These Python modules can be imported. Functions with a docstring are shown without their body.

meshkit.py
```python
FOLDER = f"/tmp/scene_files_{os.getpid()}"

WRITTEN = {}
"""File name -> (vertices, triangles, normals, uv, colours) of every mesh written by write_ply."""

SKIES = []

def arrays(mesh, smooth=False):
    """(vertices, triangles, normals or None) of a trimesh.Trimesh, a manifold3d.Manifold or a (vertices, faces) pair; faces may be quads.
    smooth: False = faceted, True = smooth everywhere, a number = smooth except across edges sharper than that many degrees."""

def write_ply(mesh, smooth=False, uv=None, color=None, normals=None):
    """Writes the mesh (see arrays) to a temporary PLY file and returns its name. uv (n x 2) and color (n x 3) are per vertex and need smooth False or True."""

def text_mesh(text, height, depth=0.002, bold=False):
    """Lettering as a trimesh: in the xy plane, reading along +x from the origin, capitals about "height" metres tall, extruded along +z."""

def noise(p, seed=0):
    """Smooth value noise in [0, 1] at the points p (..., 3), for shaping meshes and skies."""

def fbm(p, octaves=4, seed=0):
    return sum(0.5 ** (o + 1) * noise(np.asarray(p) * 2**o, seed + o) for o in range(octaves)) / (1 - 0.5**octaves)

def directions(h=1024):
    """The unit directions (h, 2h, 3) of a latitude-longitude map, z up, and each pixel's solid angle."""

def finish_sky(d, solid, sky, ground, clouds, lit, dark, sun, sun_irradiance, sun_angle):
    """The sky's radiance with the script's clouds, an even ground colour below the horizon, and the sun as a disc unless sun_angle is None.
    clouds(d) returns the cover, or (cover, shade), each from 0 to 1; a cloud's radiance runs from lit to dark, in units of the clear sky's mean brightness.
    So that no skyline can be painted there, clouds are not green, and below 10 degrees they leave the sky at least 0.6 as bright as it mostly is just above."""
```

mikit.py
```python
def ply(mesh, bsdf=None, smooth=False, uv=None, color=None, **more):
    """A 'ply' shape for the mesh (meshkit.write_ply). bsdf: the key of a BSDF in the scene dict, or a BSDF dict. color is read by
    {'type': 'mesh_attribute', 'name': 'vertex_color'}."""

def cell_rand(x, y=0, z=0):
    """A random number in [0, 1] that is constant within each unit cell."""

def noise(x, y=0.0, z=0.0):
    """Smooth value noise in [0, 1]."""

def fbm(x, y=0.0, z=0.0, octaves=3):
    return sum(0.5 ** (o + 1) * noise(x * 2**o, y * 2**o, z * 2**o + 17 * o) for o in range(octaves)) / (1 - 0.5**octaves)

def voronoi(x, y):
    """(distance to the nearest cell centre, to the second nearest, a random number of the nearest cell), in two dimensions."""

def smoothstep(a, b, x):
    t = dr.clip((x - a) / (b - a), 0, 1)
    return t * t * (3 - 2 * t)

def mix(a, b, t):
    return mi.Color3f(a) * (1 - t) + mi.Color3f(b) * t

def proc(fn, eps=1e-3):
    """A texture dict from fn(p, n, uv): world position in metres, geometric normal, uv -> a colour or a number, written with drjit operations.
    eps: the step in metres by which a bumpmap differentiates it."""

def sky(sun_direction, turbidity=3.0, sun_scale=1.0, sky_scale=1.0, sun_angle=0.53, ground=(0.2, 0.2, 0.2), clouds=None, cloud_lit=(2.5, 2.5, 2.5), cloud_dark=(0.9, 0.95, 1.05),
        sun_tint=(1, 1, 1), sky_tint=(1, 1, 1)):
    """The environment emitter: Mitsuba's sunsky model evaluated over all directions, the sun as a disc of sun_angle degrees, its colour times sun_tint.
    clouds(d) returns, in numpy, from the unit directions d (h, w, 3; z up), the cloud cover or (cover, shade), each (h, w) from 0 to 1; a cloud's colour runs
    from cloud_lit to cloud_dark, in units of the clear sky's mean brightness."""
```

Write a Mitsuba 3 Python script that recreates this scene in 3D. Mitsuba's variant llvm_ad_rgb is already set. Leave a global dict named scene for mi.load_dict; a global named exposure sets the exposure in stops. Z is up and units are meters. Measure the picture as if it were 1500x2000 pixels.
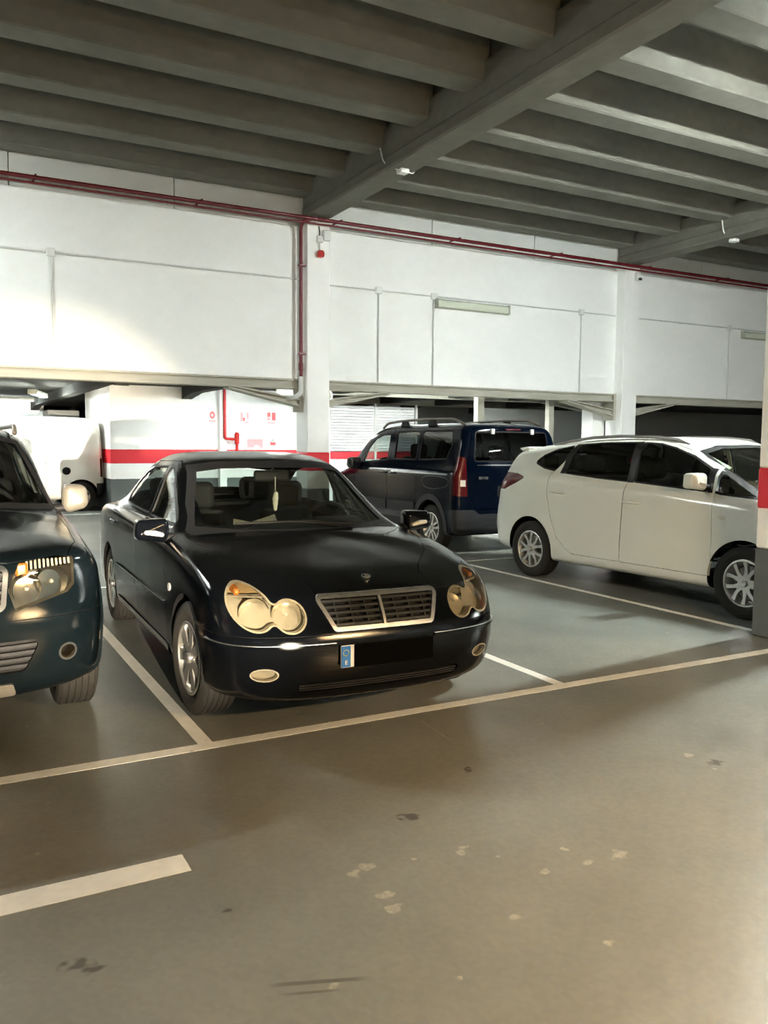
import math, numpy as np, trimesh, mitsuba as mi, mikit, meshkit
import manifold3d as m3
import shapely.geometry as sg
from shapely import affinity, union_all
import drjit as dr
from mikit import proc, noise, fbm, voronoi, smoothstep, mix, cell_rand

# ---------------------------------------------------------------- camera, lights, exposure
exposure = 4.65
T = mi.ScalarTransform4f
F, YAW, PITCH, ROLL, EYE = 1624.08, 0.497727, 0.0823587, 0.0081584, np.array([0, 0, 1.52])
_d = np.array([math.sin(YAW)*math.cos(PITCH), math.cos(YAW)*math.cos(PITCH), -math.sin(PITCH)])
_r = np.array([math.cos(YAW), -math.sin(YAW), 0.0]); _u = np.cross(_r, _d)
_u = -math.sin(ROLL)*_r + math.cos(ROLL)*_u
scene = {'type': 'scene',
         'camera': {'type': 'perspective', 'fov': math.degrees(2*math.atan(750/F)), 'fov_axis': 'x', 'near_clip': 0.05, 'far_clip': 200.0,
                    'to_world': T().look_at(origin=EYE.tolist(), target=(EYE+_d).tolist(), up=_u.tolist())}}
labels = {}
# ceiling battens (x, y, z, direction of the tube in degrees, radiance, tint), built by ceiling_lamp()
LAMPS = [(9.2, 4.75, 5.50, 0, 88, 'cool'), (3.2, -0.9, 2.1, 0, 38, 'warm'), (-2.4, 10.6, 5.2, 0, 42, 'cool'), (12.1, 1.1, 2.54, 38, 22, 'cool')]
# battens on the wall across the aisle (x, z, radiance, tint)
WALL_LAMPS = [(-8.0, 2.4, 30, 'cool', 1.6), (-5.5, 2.4, 36, 'cool', 1.6), (-3.0, 2.4, 34, 'cool', 1.6), (-.6, 2.4, 34, 'cool', 1.6), (2.0, 2.4, 36, 'cool', 1.6), (4.6, 2.4, 38, 'cool', 1.6), (7.2, 2.4, 40, 'cool', 1.6), (10.0, 2.4, 36, 'cool', 1.6)]
TINT = {'cool': (0.94, 1.0, 0.95), 'warm': (1.0, 0.66, 0.33)}
HEADLIGHT = [dict(pos=(0.22, -3.6, 1.0), aim=(2.05, 19.0, 1.36), power=55.0, cutoff=3.3, beam=1.2, tint=(1.0, 0.88, 0.70)), dict(pos=(0.22, -3.6, 1.0), aim=(2.05, 19.0, 1.2), power=62.0, cutoff=8.6, beam=5.0, tint=(1.0, 0.84, 0.62))]
YB = -5.2      # the wall across the aisle

# ---------------------------------------------------------------- helpers
def numbered(name):
    if name not in scene and not any(k.startswith(name+'__') for k in scene): return name
    i = 1
    while f'{name}_{i:03d}' in scene or any(k.startswith(f'{name}_{i:03d}__') for k in scene): i += 1
    return f'{name}_{i:03d}'
def tag(key, label=None, cat=None, group=None, kind=None):
    d = labels.setdefault(key, {})
    for a, b in (('label', label), ('category', cat), ('group', group), ('kind', kind)):
        if b: d[a] = b
    return key
def put(name, shape, to_world=None, **kw):
    key = numbered(name)
    if to_world is not None: shape = {**shape, 'to_world': to_world}
    scene[key] = shape
    if kw: tag(key, **kw)
    return key
def add(name, mesh, mat, smooth=False, to_world=None, **kw):
    return put(name, mikit.ply(mesh, mat, smooth), to_world, **kw)
cat = trimesh.util.concatenate
def box(x0, x1, y0, y1, z0, z1):
    return trimesh.creation.box(bounds=[[x0, y0, z0], [x1, y1, z1]])
def bevel_box(x0, x1, y0, y1, z0, z1, b=0.01):
    lo, hi = np.array([x0, y0, z0], float), np.array([x1, y1, z1], float)
    pts = []
    for s in np.ndindex(2, 2, 2):
        c = np.where(np.array(s) == 1, hi, lo); n = np.where(np.array(s) == 1, -1, 1)
        for k in range(3):
            q = c + n*b; q[k] = c[k]; pts.append(q)
    m = m3.Manifold.hull_points(np.array(pts)).to_mesh()
    return trimesh.Trimesh(m.vert_properties[:, :3], m.tri_verts, process=False)
def hull(spheres, seg=14):
    """hull of spheres (x, y, z, r)"""
    ms = [m3.Manifold.sphere(r, seg).translate((x, y, z)) for x, y, z, r in spheres]
    m = m3.Manifold.batch_hull(ms).to_mesh()
    return trimesh.Trimesh(m.vert_properties[:, :3], m.tri_verts, process=False)
def rbox(x0, x1, y0, y1, z0, z1, r, seg=12):
    return hull([(x, y, z, r) for x in (x0+r, x1-r) for y in (y0+r, y1-r) for z in (z0+r, z1-r)], seg)
def tube(pts, r, sides=10, closed=False):
    p = np.asarray(pts, float); n = len(p)
    t = np.gradient(p, axis=0) if not closed else np.roll(p, -1, 0)-np.roll(p, 1, 0)
    t /= np.linalg.norm(t, axis=1, keepdims=True)
    a = np.zeros_like(t); ref = np.array([0, 0, 1.0]) if abs(t[0, 2]) < .9 else np.array([1.0, 0, 0])
    a[0] = np.cross(t[0], ref); a[0] /= np.linalg.norm(a[0])
    for i in range(1, n):
        v = a[i-1]-t[i]*(a[i-1]@t[i]); a[i] = v/np.linalg.norm(v)
    b = np.cross(t, a); g = np.arange(sides)*2*np.pi/sides; r = np.broadcast_to(r, (n,))
    v = p[:, None]+r[:, None, None]*(np.cos(g)[None, :, None]*a[:, None]+np.sin(g)[None, :, None]*b[:, None])
    f = []
    for i in range(n if closed else n-1):
        k = (i+1) % n
        for j in range(sides):
            l = (j+1) % sides
            f += [[i*sides+j, i*sides+l, k*sides+l], [i*sides+j, k*sides+l, k*sides+j]]
    v = v.reshape(-1, 3)
    if not closed:
        c0, c1 = len(v), len(v)+1; v = np.vstack([v, p[:1], p[-1:]])
        for j in range(sides):
            l = (j+1) % sides
            f += [[c0, l, j], [c1, (n-1)*sides+j, (n-1)*sides+l]]
    return trimesh.Trimesh(v, f, process=False)
def bend(pts, r=0.06, n=6):
    """polyline with its corners rounded"""
    p = [np.array(q, float) for q in pts]; out = [p[0]]
    for i in range(1, len(p)-1):
        a, b = p[i-1]-p[i], p[i+1]-p[i]
        s = min(r, .45*np.linalg.norm(a), .45*np.linalg.norm(b))
        A, B = p[i]+a/np.linalg.norm(a)*s, p[i]+b/np.linalg.norm(b)*s
        out += [(1-t)**2*A+2*t*(1-t)*p[i]+t*t*B for t in np.linspace(0, 1, n)]
    return np.array(out+[p[-1]])
def lathe(prof, n=48):
    """profile (radius, y) turned about the y axis"""
    p = np.asarray(prof, float); g = np.arange(n)*2*np.pi/n; k = len(p)
    v = np.stack([p[:, None, 0]*np.cos(g), np.repeat(p[:, 1:], n, 1), p[:, None, 0]*np.sin(g)], -1).reshape(-1, 3)
    i, j = np.meshgrid(np.arange(k-1), np.arange(n), indexing='ij'); l = (j+1) % n
    q = np.stack([i*n+j, i*n+l, (i+1)*n+l, (i+1)*n+j], -1).reshape(-1, 4)
    return trimesh.Trimesh(v, np.vstack([q[:, [0, 1, 2]], q[:, [0, 2, 3]]]), process=False)
def extrude(poly, h):
    gs = [g for g in getattr(poly, 'geoms', [poly]) if g.area > 1e-9]
    return cat([trimesh.creation.extrude_polygon(g, h, engine='earcut') for g in gs])
def moved(m, M):
    m = m.copy(); m.apply_transform(np.asarray(M, float)); return m
def frame(o, x, y, z):
    M = np.eye(4); M[:3, 0], M[:3, 1], M[:3, 2], M[:3, 3] = x, y, z, o; return M

# ---------------------------------------------------------------- materials
def pr(color, rough=.5, **k):
    c = color if isinstance(color, dict) else {'type': 'rgb', 'value': list(color)}
    return {'type': 'twosided', 'bsdf': {'type': 'principled', 'base_color': c, 'roughness': rough, **k}}
CHIPS = [(1.719, 2.514, .035), (1.687, 2.485, .045), (2.052, 2.326, .03), (2.058, 2.207, .035), (2.199, 2.197, .06), (1.875, 2.232, .03), (1.512, 2.525, .022), (1.282, 2.273, .05), (1.302, 2.357, .045),
         (1.61, 2.05, .04), (1.28, 1.874, .025), (.943, 2.014, .03), (1.267, 2.538, .05), (1.33, 2.56, .05), (1.776, 1.801, .03), (3.232, 2.783, .05)]          # pale chips in the floor paint
SPOTS = [(.80, 2.516, .022), (.33, 2.441, .05), (2.163, 3.131, .035), (1.663, 2.83, .045), (.231, 2.848, .03), (.36, 2.40, .035), (3.27, 2.66, .05)]        # dark stains
def floor_color(p, n, uv):
    a = fbm(p.x*.55, p.y*.55, 0, 4); b = fbm(p.x*3.1+7, p.y*3.1, 1, 4); c = noise(p.x*60, p.y*60, 2)
    col = mix((.130, .142, .130), (.180, .182, .158), smoothstep(.3, .7, a))
    col = col*(.86+.20*b+.10*c)
    w1, w2 = noise(p.x*45, p.y*45, 5)-.5, noise(p.x*38+9, p.y*38, 6)-.5
    chip, spot = mi.Float(0), mi.Float(0)
    for x, y, r in CHIPS: r = r*.72; chip = dr.maximum(chip, 1-smoothstep(.55, 1.0, dr.sqrt(dr.square((p.x-x)/r+w1*.9)+dr.square((p.y-y)/(r*.8)+w2*.9))))
    for x, y, r in SPOTS: spot = dr.maximum(spot, 1-smoothstep(.45, 1.0, dr.sqrt(dr.square((p.x-x)/r+w1)+dr.square((p.y-y)/(r*.8)+w2))))
    d1, d2, w = voronoi(p.x*2.6, p.y*2.6)
    chip = dr.maximum(chip*(.4+.8*noise(p.x*120, p.y*120, 3)), (1-smoothstep(.02, .06, d1+.06*noise(p.x*40, p.y*40, 5)))*dr.select(w > .7, .7, 0.0))
    col = mix(col, (.36, .34, .27), dr.minimum(chip*.6, 1.0))
    col = mix(col, (.05, .042, .034), spot*.7)
    # two thin tyre scuffs beside the centre line
    for x0, y0, x1, y1, wd in ((.78, 2.100, 1.05, 1.995, .012), (.80, 2.045, .96, 1.985, .008), (2.32, 3.85, 2.30, 3.50, .004)):
        L = math.hypot(x1-x0, y1-y0); ux, uy = (x1-x0)/L, (y1-y0)/L
        t = (p.x-x0)*ux+(p.y-y0)*uy; q = dr.abs((p.y-y0)*ux-(p.x-x0)*uy)
        k = (1-smoothstep(wd*.4, wd, q))*smoothstep(-.02, .06, t)*(1-smoothstep(L-.06, L+.02, t))
        col = mix(col, (.06, .052, .04) if wd > .005 else (.34, .31, .25), k*.55)
    return col
def floor_rough(p, n, uv):
    return .22+.16*fbm(p.x*1.2, p.y*1.2, 3, 4)+.05*noise(p.x*30, p.y*30, 1)
def line_color(p, n, uv):
    a = fbm(p.x*9, p.y*9, 3, 4); b = noise(p.x*45, p.y*45, 5)
    d1, d2, w = voronoi(p.x*2.3+5, p.y*2.3)
    col = mix((.66, .66, .61), (.80, .80, .75), a)*(.93+.07*b)
    return mix(col, (.30, .29, .25), (1-smoothstep(.05, .10, d1+.10*noise(p.x*40, p.y*40, 2)))*dr.select(w > .72, .7, 0.0))
def concrete_color(p, n, uv):
    a = fbm(p.x*1.2, p.y*1.2, p.z*2.2, 4); b = fbm(p.x*9, p.y*9, p.z*9, 3)
    return mix((.130, .129, .110), (.188, .185, .158), a)*(.86+.26*b)
def beam_color(p, n, uv):
    a = fbm(p.x*2.2, p.y*5, p.z*14, 4)
    return mix((.33, .32, .27), (.46, .45, .39), a)
def wall_color(p, n, uv):
    a = fbm(p.x*.7, p.y*.7, p.z*.9, 4); b = fbm(p.x*7, p.y*7, p.z*7, 3)
    return mix((.82, .84, .83), (.87, .88, .87), a)*(.97+.05*b)
def lintel_color(p, n, uv):
    a = fbm(p.x*1.1, p.y, p.z*2.5, 4)
    return mix((.60, .62, .61), (.70, .71, .69), a)
MATS = {
    'm_floor': pr(proc(floor_color), proc(floor_rough), specular=.42),
    'm_line': pr(proc(line_color), .45),
    'm_concrete': pr(proc(concrete_color), .9, specular=.25),
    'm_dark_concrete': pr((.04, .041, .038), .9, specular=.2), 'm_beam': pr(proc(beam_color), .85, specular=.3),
    'm_wall': pr(proc(wall_color), .75, specular=.3),
    'm_lintel': pr(proc(lintel_color), .8, specular=.3),
    'm_white': pr((.85, .86, .85), .6), 'm_white_trim': pr((.70, .71, .70), .5),
    'm_red_band': pr((.62, .018, .03), .5), 'm_gray_band': pr((.085, .10, .10), .55),
    'm_red_pipe': pr((.11, .008, .012), .4), 'm_red': pr((.45, .015, .012), .4),
    'm_conduit': pr((.60, .62, .61), .5), 'm_lamp_body': pr((.34, .36, .31), .5),
    'm_diffuser': pr((.62, .66, .56), .35), 'm_dark': pr((.02, .022, .022), .8), 'm_metal': pr((.5, .5, .48), .4, metallic=.8),
    'm_dark_wall': pr((.10, .105, .105), .9), 'm_gray_wall': pr((.30, .31, .30), .85),
    'm_sign': pr((.80, .78, .77), .5), 'm_sign_red': pr((.70, .12, .14), .5), 'm_sign_pale': pr((.75, .35, .38), .5), 'm_green': pr((.1, .3, .15), .5),
    'm_shutter': pr((.76, .76, .78), .5),
}
scene.update(MATS)
# ---------------------------------------------------------------- the building
YW, YC, ZB = 13.62, 13.38, 2.46          # wall face, column face, underside of the wall beams
COLX = [(-8.90, -8.475), (-1.58, -1.155), (5.74, 6.165), (13.06, 13.485), (20.40, 20.825)]
add('floor', box(-14, 34, YB, 34, -.12, 0), 'm_floor', kind='structure')
def line(x0, y0, x1, y1, w):
    a, b = np.array([x0, y0]), np.array([x1, y1]); d = (b-a)/np.linalg.norm(b-a); n = np.array([-d[1], d[0]])*w/2
    put('floor__painted_line', mikit.ply(extrude(sg.Polygon([a-n, b-n, b+n, a+n]), .0016), 'm_line'))
YL, YM, YN = 3.985, 8.92, 13.25
line(-14, YL, 34, YL, .085)
line(-14, YM, 34, YM, .06)
line(-14, 18.1, 5.0, 18.1, .08)
for i in range(-5, 12): line(1.17+2.42*i if i < 1 else (3.47 if i == 1 else 5.93+2.42*(i-2)), YL+.04, 1.17+2.42*i if i < 1 else (3.47 if i == 1 else 5.93+2.42*(i-2)), YN, .075)
# broken centre line of the aisle
for i in range(-2, 1):
    x1 = .765+4.6*i
    line(x1-1.6, 2.885, x1, 2.885, .13)

# ceiling slab, its ribs and the girders
add('ceiling', box(-14, 34, YB, YW+.3, 6.24, 6.5), 'm_concrete', kind='structure')
GIR = [(-8.69), (-1.37), 5.965, 13.275, 20.61]
edges = [-14]+[g for g in GIR]+[34]
def rib(x0, x1, y):
    w, t, h = .185, .235, .55
    P = sg.Polygon([(y-w+.02, 5.70), (y+w-.02, 5.70), (y+w, 5.72), (y+t, 6.26), (y-t, 6.26), (y-w, 5.72)])
    m = extrude(P, x1-x0)
    return moved(m, frame((x0, 0, 0), (0, 1, 0), (0, 0, 1), (1, 0, 0)))
for k in range(15):
    y = 13.37+.02-1.235*k
    for a, b in zip(edges[:-1], edges[1:]):
        put('ceiling__rib', mikit.ply(rib(a+(.15 if a > -14 else 0), b-(.15 if b < 34 else 0), y), 'm_concrete'))
for g in GIR:
    P = sg.Polygon([(-.19, 5.37), (.19, 5.37), (.215, 5.395), (.215, 5.52), (.20, 5.55), (.20, 5.94), (.13, 5.98), (.13, 6.3), (-.13, 6.3), (-.13, 5.98), (-.20, 5.94), (-.20, 5.55), (-.215, 5.52), (-.215, 5.395)])
    m = moved(extrude(P, YW-YB), frame((g, YW, 0), (1, 0, 0), (0, 0, 1), (0, -1, 0)))
    put('ceiling__girder', mikit.ply(m, 'm_concrete'))

# upper wall between the columns: tall panel below the pipe, lintel slabs above it
for i in range(4):
    x0, x1 = COLX[i][1], COLX[i+1][0]
    n = 1
    xs = np.linspace(x0, x1, n+1)
    for j in range(n):
        put('wall_back__panel', mikit.ply(bevel_box(xs[j]+(.0015 if j else 0), xs[j+1]-(.0015 if j < n-1 else 0), YW, YW+.2, 2.60, 5.235, .002), 'm_wall'))
for i in range(12):
    x = -8.6+2.43*i
    put('wall_back__lintel', mikit.ply(bevel_box(x+.006, x+2.424, YW+.05, YW+.25, 5.245, 6.24, .004), 'm_lintel'))
tag('wall_back', kind='structure')

# columns with their painted foot
def column(x0, x1, y0, y1, z1, label, front=True):
    c = numbered('column')
    add(c+'__shaft', bevel_box(x0, x1, y0, y1, 1.35, z1, .012), 'm_white')
    e = .003
    add(c+'__red_band', bevel_box(x0-e, x1+e, y0-e, y1+e, 1.033, 1.35, .012), 'm_red_band', label='red painted band')
    add(c+'__white_band', bevel_box(x0, x1, y0, y1, .713, 1.033, .012), 'm_white')
    add(c+'__gray_foot', bevel_box(x0-e, x1+e, y0-e, y1+e, 0, .713, .012), 'm_gray_band', label='dark gray painted foot')
    return tag(c, label, 'column')
column(*COLX[2], YC, YW+.25, 5.37, 'white wall column behind the black sedan, red alarm sounder near its top')
column(*COLX[3], YC, YW+.25, 5.37, 'white wall column behind the white minivan, at the right end of the panel with the wall lamp')
column(5.775, 6.19, 3.98, 4.395, 5.37, 'free-standing pillar with red band and gray foot, at the right edge in front of the white minivan')
for i, l in ((1, 'white wall column beyond the left edge'), (4, 'white wall column beyond the right edge')):
    column(*COLX[i], YC, YW+.25, 5.37, l)
column(-1.58, -1.165, 3.98, 4.395, 5.37, 'free-standing pillar left of the dark teal car, outside the frame')

# haunched beams that carry the upper wall
def haunched(x0, x1, label):
    b = numbered('haunched_beam'); yb0, yb1 = YW-.06, YW+.22
    def prof(x_, z_, y0=yb0, y1=yb1):
        P = sg.Polygon(list(zip(x_, z_)))
        return moved(extrude(P, y1-y0), frame((0, y1, 0), (1, 0, 0), (0, 0, 1), (0, -1, 0)))
    web = prof([x0, x1, x1, x0], [2.475, 2.475, 2.60, 2.60], YW-.02, YW+.18)
    top = prof([x0, x1, x1, x0], [2.595, 2.595, 2.625, 2.625]); bot = prof([x0, x1, x1, x0], [2.455, 2.455, 2.485, 2.485])
    add(b+'__web', web, 'm_beam'); add(b+'__flange', top, 'm_beam'); add(b+'__flange', bot, 'm_beam')
    for s in (0, 1):
        xa, xb = (x0, x0+1.35) if s == 0 else (x1, x1-1.35)
        q = numbered(b+'__brace')
        ms = [prof([xa, xb, xb, xa], [2.135, 2.425, 2.455, 2.165]), prof([xa, xb, xb, xa], [2.255, 2.46, 2.49, 2.285]),
              prof([xa, xb, xb, xa], [2.15, 2.44, 2.47, 2.27], YW-.0, YW+.16)]
        add(q, cat(ms), 'm_beam')
        xc = xa+.07*(1 if s == 0 else -1)
        add(b+'__end_plate', box(min(xa, xc)-.0, max(xa, xc), YW-.07, YW+.23, 2.06, 2.63), 'm_beam')
    tag(b, label, 'beam')
haunched(COLX[1][1], COLX[2][0], 'long beam with slanted end brace under the upper wall, left of the column with the red sounder')
haunched(COLX[2][1], COLX[3][0], 'long beam with slanted end braces under the upper wall, above the dark blue van')
haunched(COLX[3][1], COLX[4][0], 'long beam under the upper wall, above the front of the white minivan')
haunched(COLX[0][1], COLX[1][0], 'long beam under the upper wall beyond the left edge')

# outer walls of the hall
add('wall_left', box(-14.2, -14, YB, 34, 0, 6.5), 'm_gray_wall', kind='structure')
add('wall_right', box(34, 34.2, YB, 34, 0, 6.5), 'm_dark_wall', kind='structure')
add('wall_front', box(-14, 34, YB-.2, YB, 0, 6.5), 'm_gray_wall', kind='structure')
add('wall_far', box(-14, 34, 33.8, 34, 0, 6.5), 'm_dark_wall', kind='structure')
# lower hall behind the beams
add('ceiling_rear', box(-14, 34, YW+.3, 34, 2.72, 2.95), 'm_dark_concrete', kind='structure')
# ---------------------------------------------------------------- pipes, conduits, lamps, signs
# red sprinkler main along the wall, with a branch down beside the column and clamps
k = numbered('sprinkler_pipe')
zp = 5.315
add(k+'__main', tube([(-14, YC-.06, zp), (34, YC-.06, zp)], .032, 12), 'm_red_pipe', True)
add(k+'__main', tube([(-14, YC-.045, zp-.075), (34, YC-.045, zp-.075)], .017, 10), 'm_red_pipe', True)
xd = 5.655
add(k+'__branch', tube(bend([(5.80, YC-.06, zp-.01), (xd, YC-.06, zp-.05), (xd, YC+.08, zp-.12), (xd, YC+.08, 2.62)], .08), .030, 12), 'm_red_pipe', True)
add(k+'__elbow', tube(bend([(xd, YC+.08, 2.66), (xd, YC+.08, 2.38), (xd-.10, YC+.08, 2.30), (xd-.2, YC+.3, 2.30)], .1), .042, 12), 'm_lintel', True, label='pale elbow at the foot of the pipe')
for z in (4.55, 3.05): add(k+'__clamp', box(xd-.04, 5.76, YC+.04, YC+.12, z-.015, z+.015), 'm_red_pipe')
add(k+'__coupling', lathe([(0, -.06), (.04, -.06), (.04, .06), (0, .06)], 16).apply_transform(frame((xd, YC+.08, 2.83), (1, 0, 0), (0, 0, 1), (0, -1, 0))), 'm_red_pipe', 30)
for x in np.arange(-1.0, 21, 2.45):
    add(k+'__hanger', box(x-.012, x+.012, YC-.09, YW+.06, zp+.03, zp+.045), 'm_red_pipe')
tag(k, 'long red sprinkler pipe along the top of the wall, with a branch beside the column', 'pipe')

# gray conduit on the wall with boxes and drops
def conduit(x0, x1, z, boxes, label):
    k = numbered('cable_conduit')
    add(k+'__run', tube([(x0, YW-.03, z), (x1, YW-.03, z)], .013, 8), 'm_conduit', True)
    for x in boxes:
        add(k+'__junction_box', bevel_box(x-.06, x+.06, YW-.06, YW-.002, z-.06, z+.06, .008), 'm_white_trim')
        add(k+'__drop', tube([(x, YW-.03, z-.05), (x, YW-.03, 2.635)], .012, 8), 'm_conduit', True)
    tag(k, label, 'conduit')
conduit(-1.1, 5.70, 4.335, (1.66,), 'thin gray conduit with one junction box, left of the column with the red sounder')
conduit(6.19, 13.0, 4.29, (7.24, 8.42, 12.05), 'thin gray conduit with junction boxes on the wall behind the long wall lamp')
conduit(13.50, 20.3, 4.29, (16.6,), 'thin gray conduit on the shaded wall right of the second wall column')

def batten(name, M, L, on, label, mat='m_diffuser', group=None):
    """a fluorescent batten along x: gray tray, clear cover, two end caps; it looks along -z of M"""
    k = numbered(name)
    P = sg.Polygon([(-.085, 0), (.085, 0), (.085, -.035), (.065, -.06), (-.065, -.06), (-.085, -.035)])
    tray = moved(extrude(P, L), frame((-L/2, 0, 0), (0, 1, 0), (0, 0, 1), (1, 0, 0)))
    Q = sg.Polygon([(-.062, -.055), (.062, -.055), (.058, -.085), (.035, -.10), (-.035, -.10), (-.058, -.085)])
    cov = moved(extrude(Q, L-.05), frame((-L/2+.025, 0, 0), (0, 1, 0), (0, 0, 1), (1, 0, 0)))
    tw = T(np.asarray(M, float).tolist())
    add(k+'__tray', tray, 'm_lamp_body', to_world=tw)
    key = numbered(k+'__cover')
    scene[key] = mikit.ply(cov, mat, to_world=tw)
    if on is not None: scene[key]['emitter'] = {'type': 'area', 'radiance': {'type': 'rgb', 'value': [float(v) for v in on]}}
    for s in (-1, 1):
        c = bevel_box(-.02, .02, -.09, .09, -.10, .005, .008); c.apply_translation((s*(L/2), 0, 0)); add(k+'__end_cap', c, 'm_lamp_body', to_world=tw)
    return tag(k, label, 'lamp', group)
wallM = lambda x, z, y=YW-.001: frame((x, y, z), (1, 0, 0), (0, 0, 1), (0, 1, 0))
batten('wall_lamp', wallM(9.30, 4.165), 1.68, None, 'unlit long gray wall lamp on the white wall above the dark blue van')
batten('wall_lamp', wallM(17.75, 4.165), 1.4, None, 'unlit wall lamp cut by the frame, behind the right-hand pillar')
def ceiling_lamp(x, y, z, ang, power, tint):
    c, s = math.cos(math.radians(ang)), math.sin(math.radians(ang))
    M = frame((x, y, z), (c, s, 0), (-s, c, 0), (0, 0, 1))
    k = batten('ceiling_lamp', M, 1.30, np.array(TINT[tint])*power, 'lit fluorescent batten hanging from the ceiling ribs, outside the frame', 'm_diffuser', 'lit ceiling battens outside the frame')
    for s in (-.45, .45):
        add(k+'__rod', tube([(x+s*c, y+s*math.sin(math.radians(ang)), z), (x+s*c, y+s*math.sin(math.radians(ang)), 5.75 if z < 5.5 else z+.15)], .008, 6), 'm_metal')
for l in LAMPS: ceiling_lamp(*l)
for x, z, p, t, L in WALL_LAMPS:
    batten('wall_lamp', frame((x, YB+.001, z), (-1, 0, 0), (0, 0, 1), (0, -1, 0)), L, np.array(TINT[t])*p, 'lit wall lamp on the wall across the aisle, behind the camera', 'm_diffuser', 'lit wall lamps across the aisle')

# red sounder with its boxes at the head of the column
k = numbered('alarm_sounder')
xs_ = 5.965
add(k+'__box', bevel_box(xs_-.06, xs_+.05, YC-.06, YC, 4.94, 5.05, .008), 'm_white_trim')
add(k+'__cable', tube(bend([(xs_-.02, YC-.02, 5.21), (xs_-.01, YC-.03, 5.15), (xs_-.005, YC-.03, 5.04)], .05), .010, 8), 'm_dark', True, label='dark cable')
add(k+'__stem', tube([(xs_, YC-.03, 4.95), (xs_, YC-.03, 4.80)], .014, 8), 'm_white_trim', True)
add(k+'__horn', moved(lathe([(0, -.06), (.05, -.06), (.062, -.03), (.062, .02), (.04, .05), (0, .055)], 24), frame((xs_, YC-.06, 4.75), (1, 0, 0), (0, 0, 1), (0, -1, 0))), 'm_red', 35, label='round red horn')
tag(k, 'red alarm sounder on a stem below a white box at the head of the column', 'alarm')
k = add('junction_box', bevel_box(xs_+.055, xs_+.19, YC-.07, YC, 4.98, 5.16, .01), 'm_white_trim')
tag(k, 'white junction box beside the red alarm sounder, at the top of the column', 'junction box')
k = numbered('sounder_box')
add(k+'__case', bevel_box(13.30, 13.42, YC-.09, YC, 5.02, 5.20, .012), 'm_white_trim')
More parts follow.
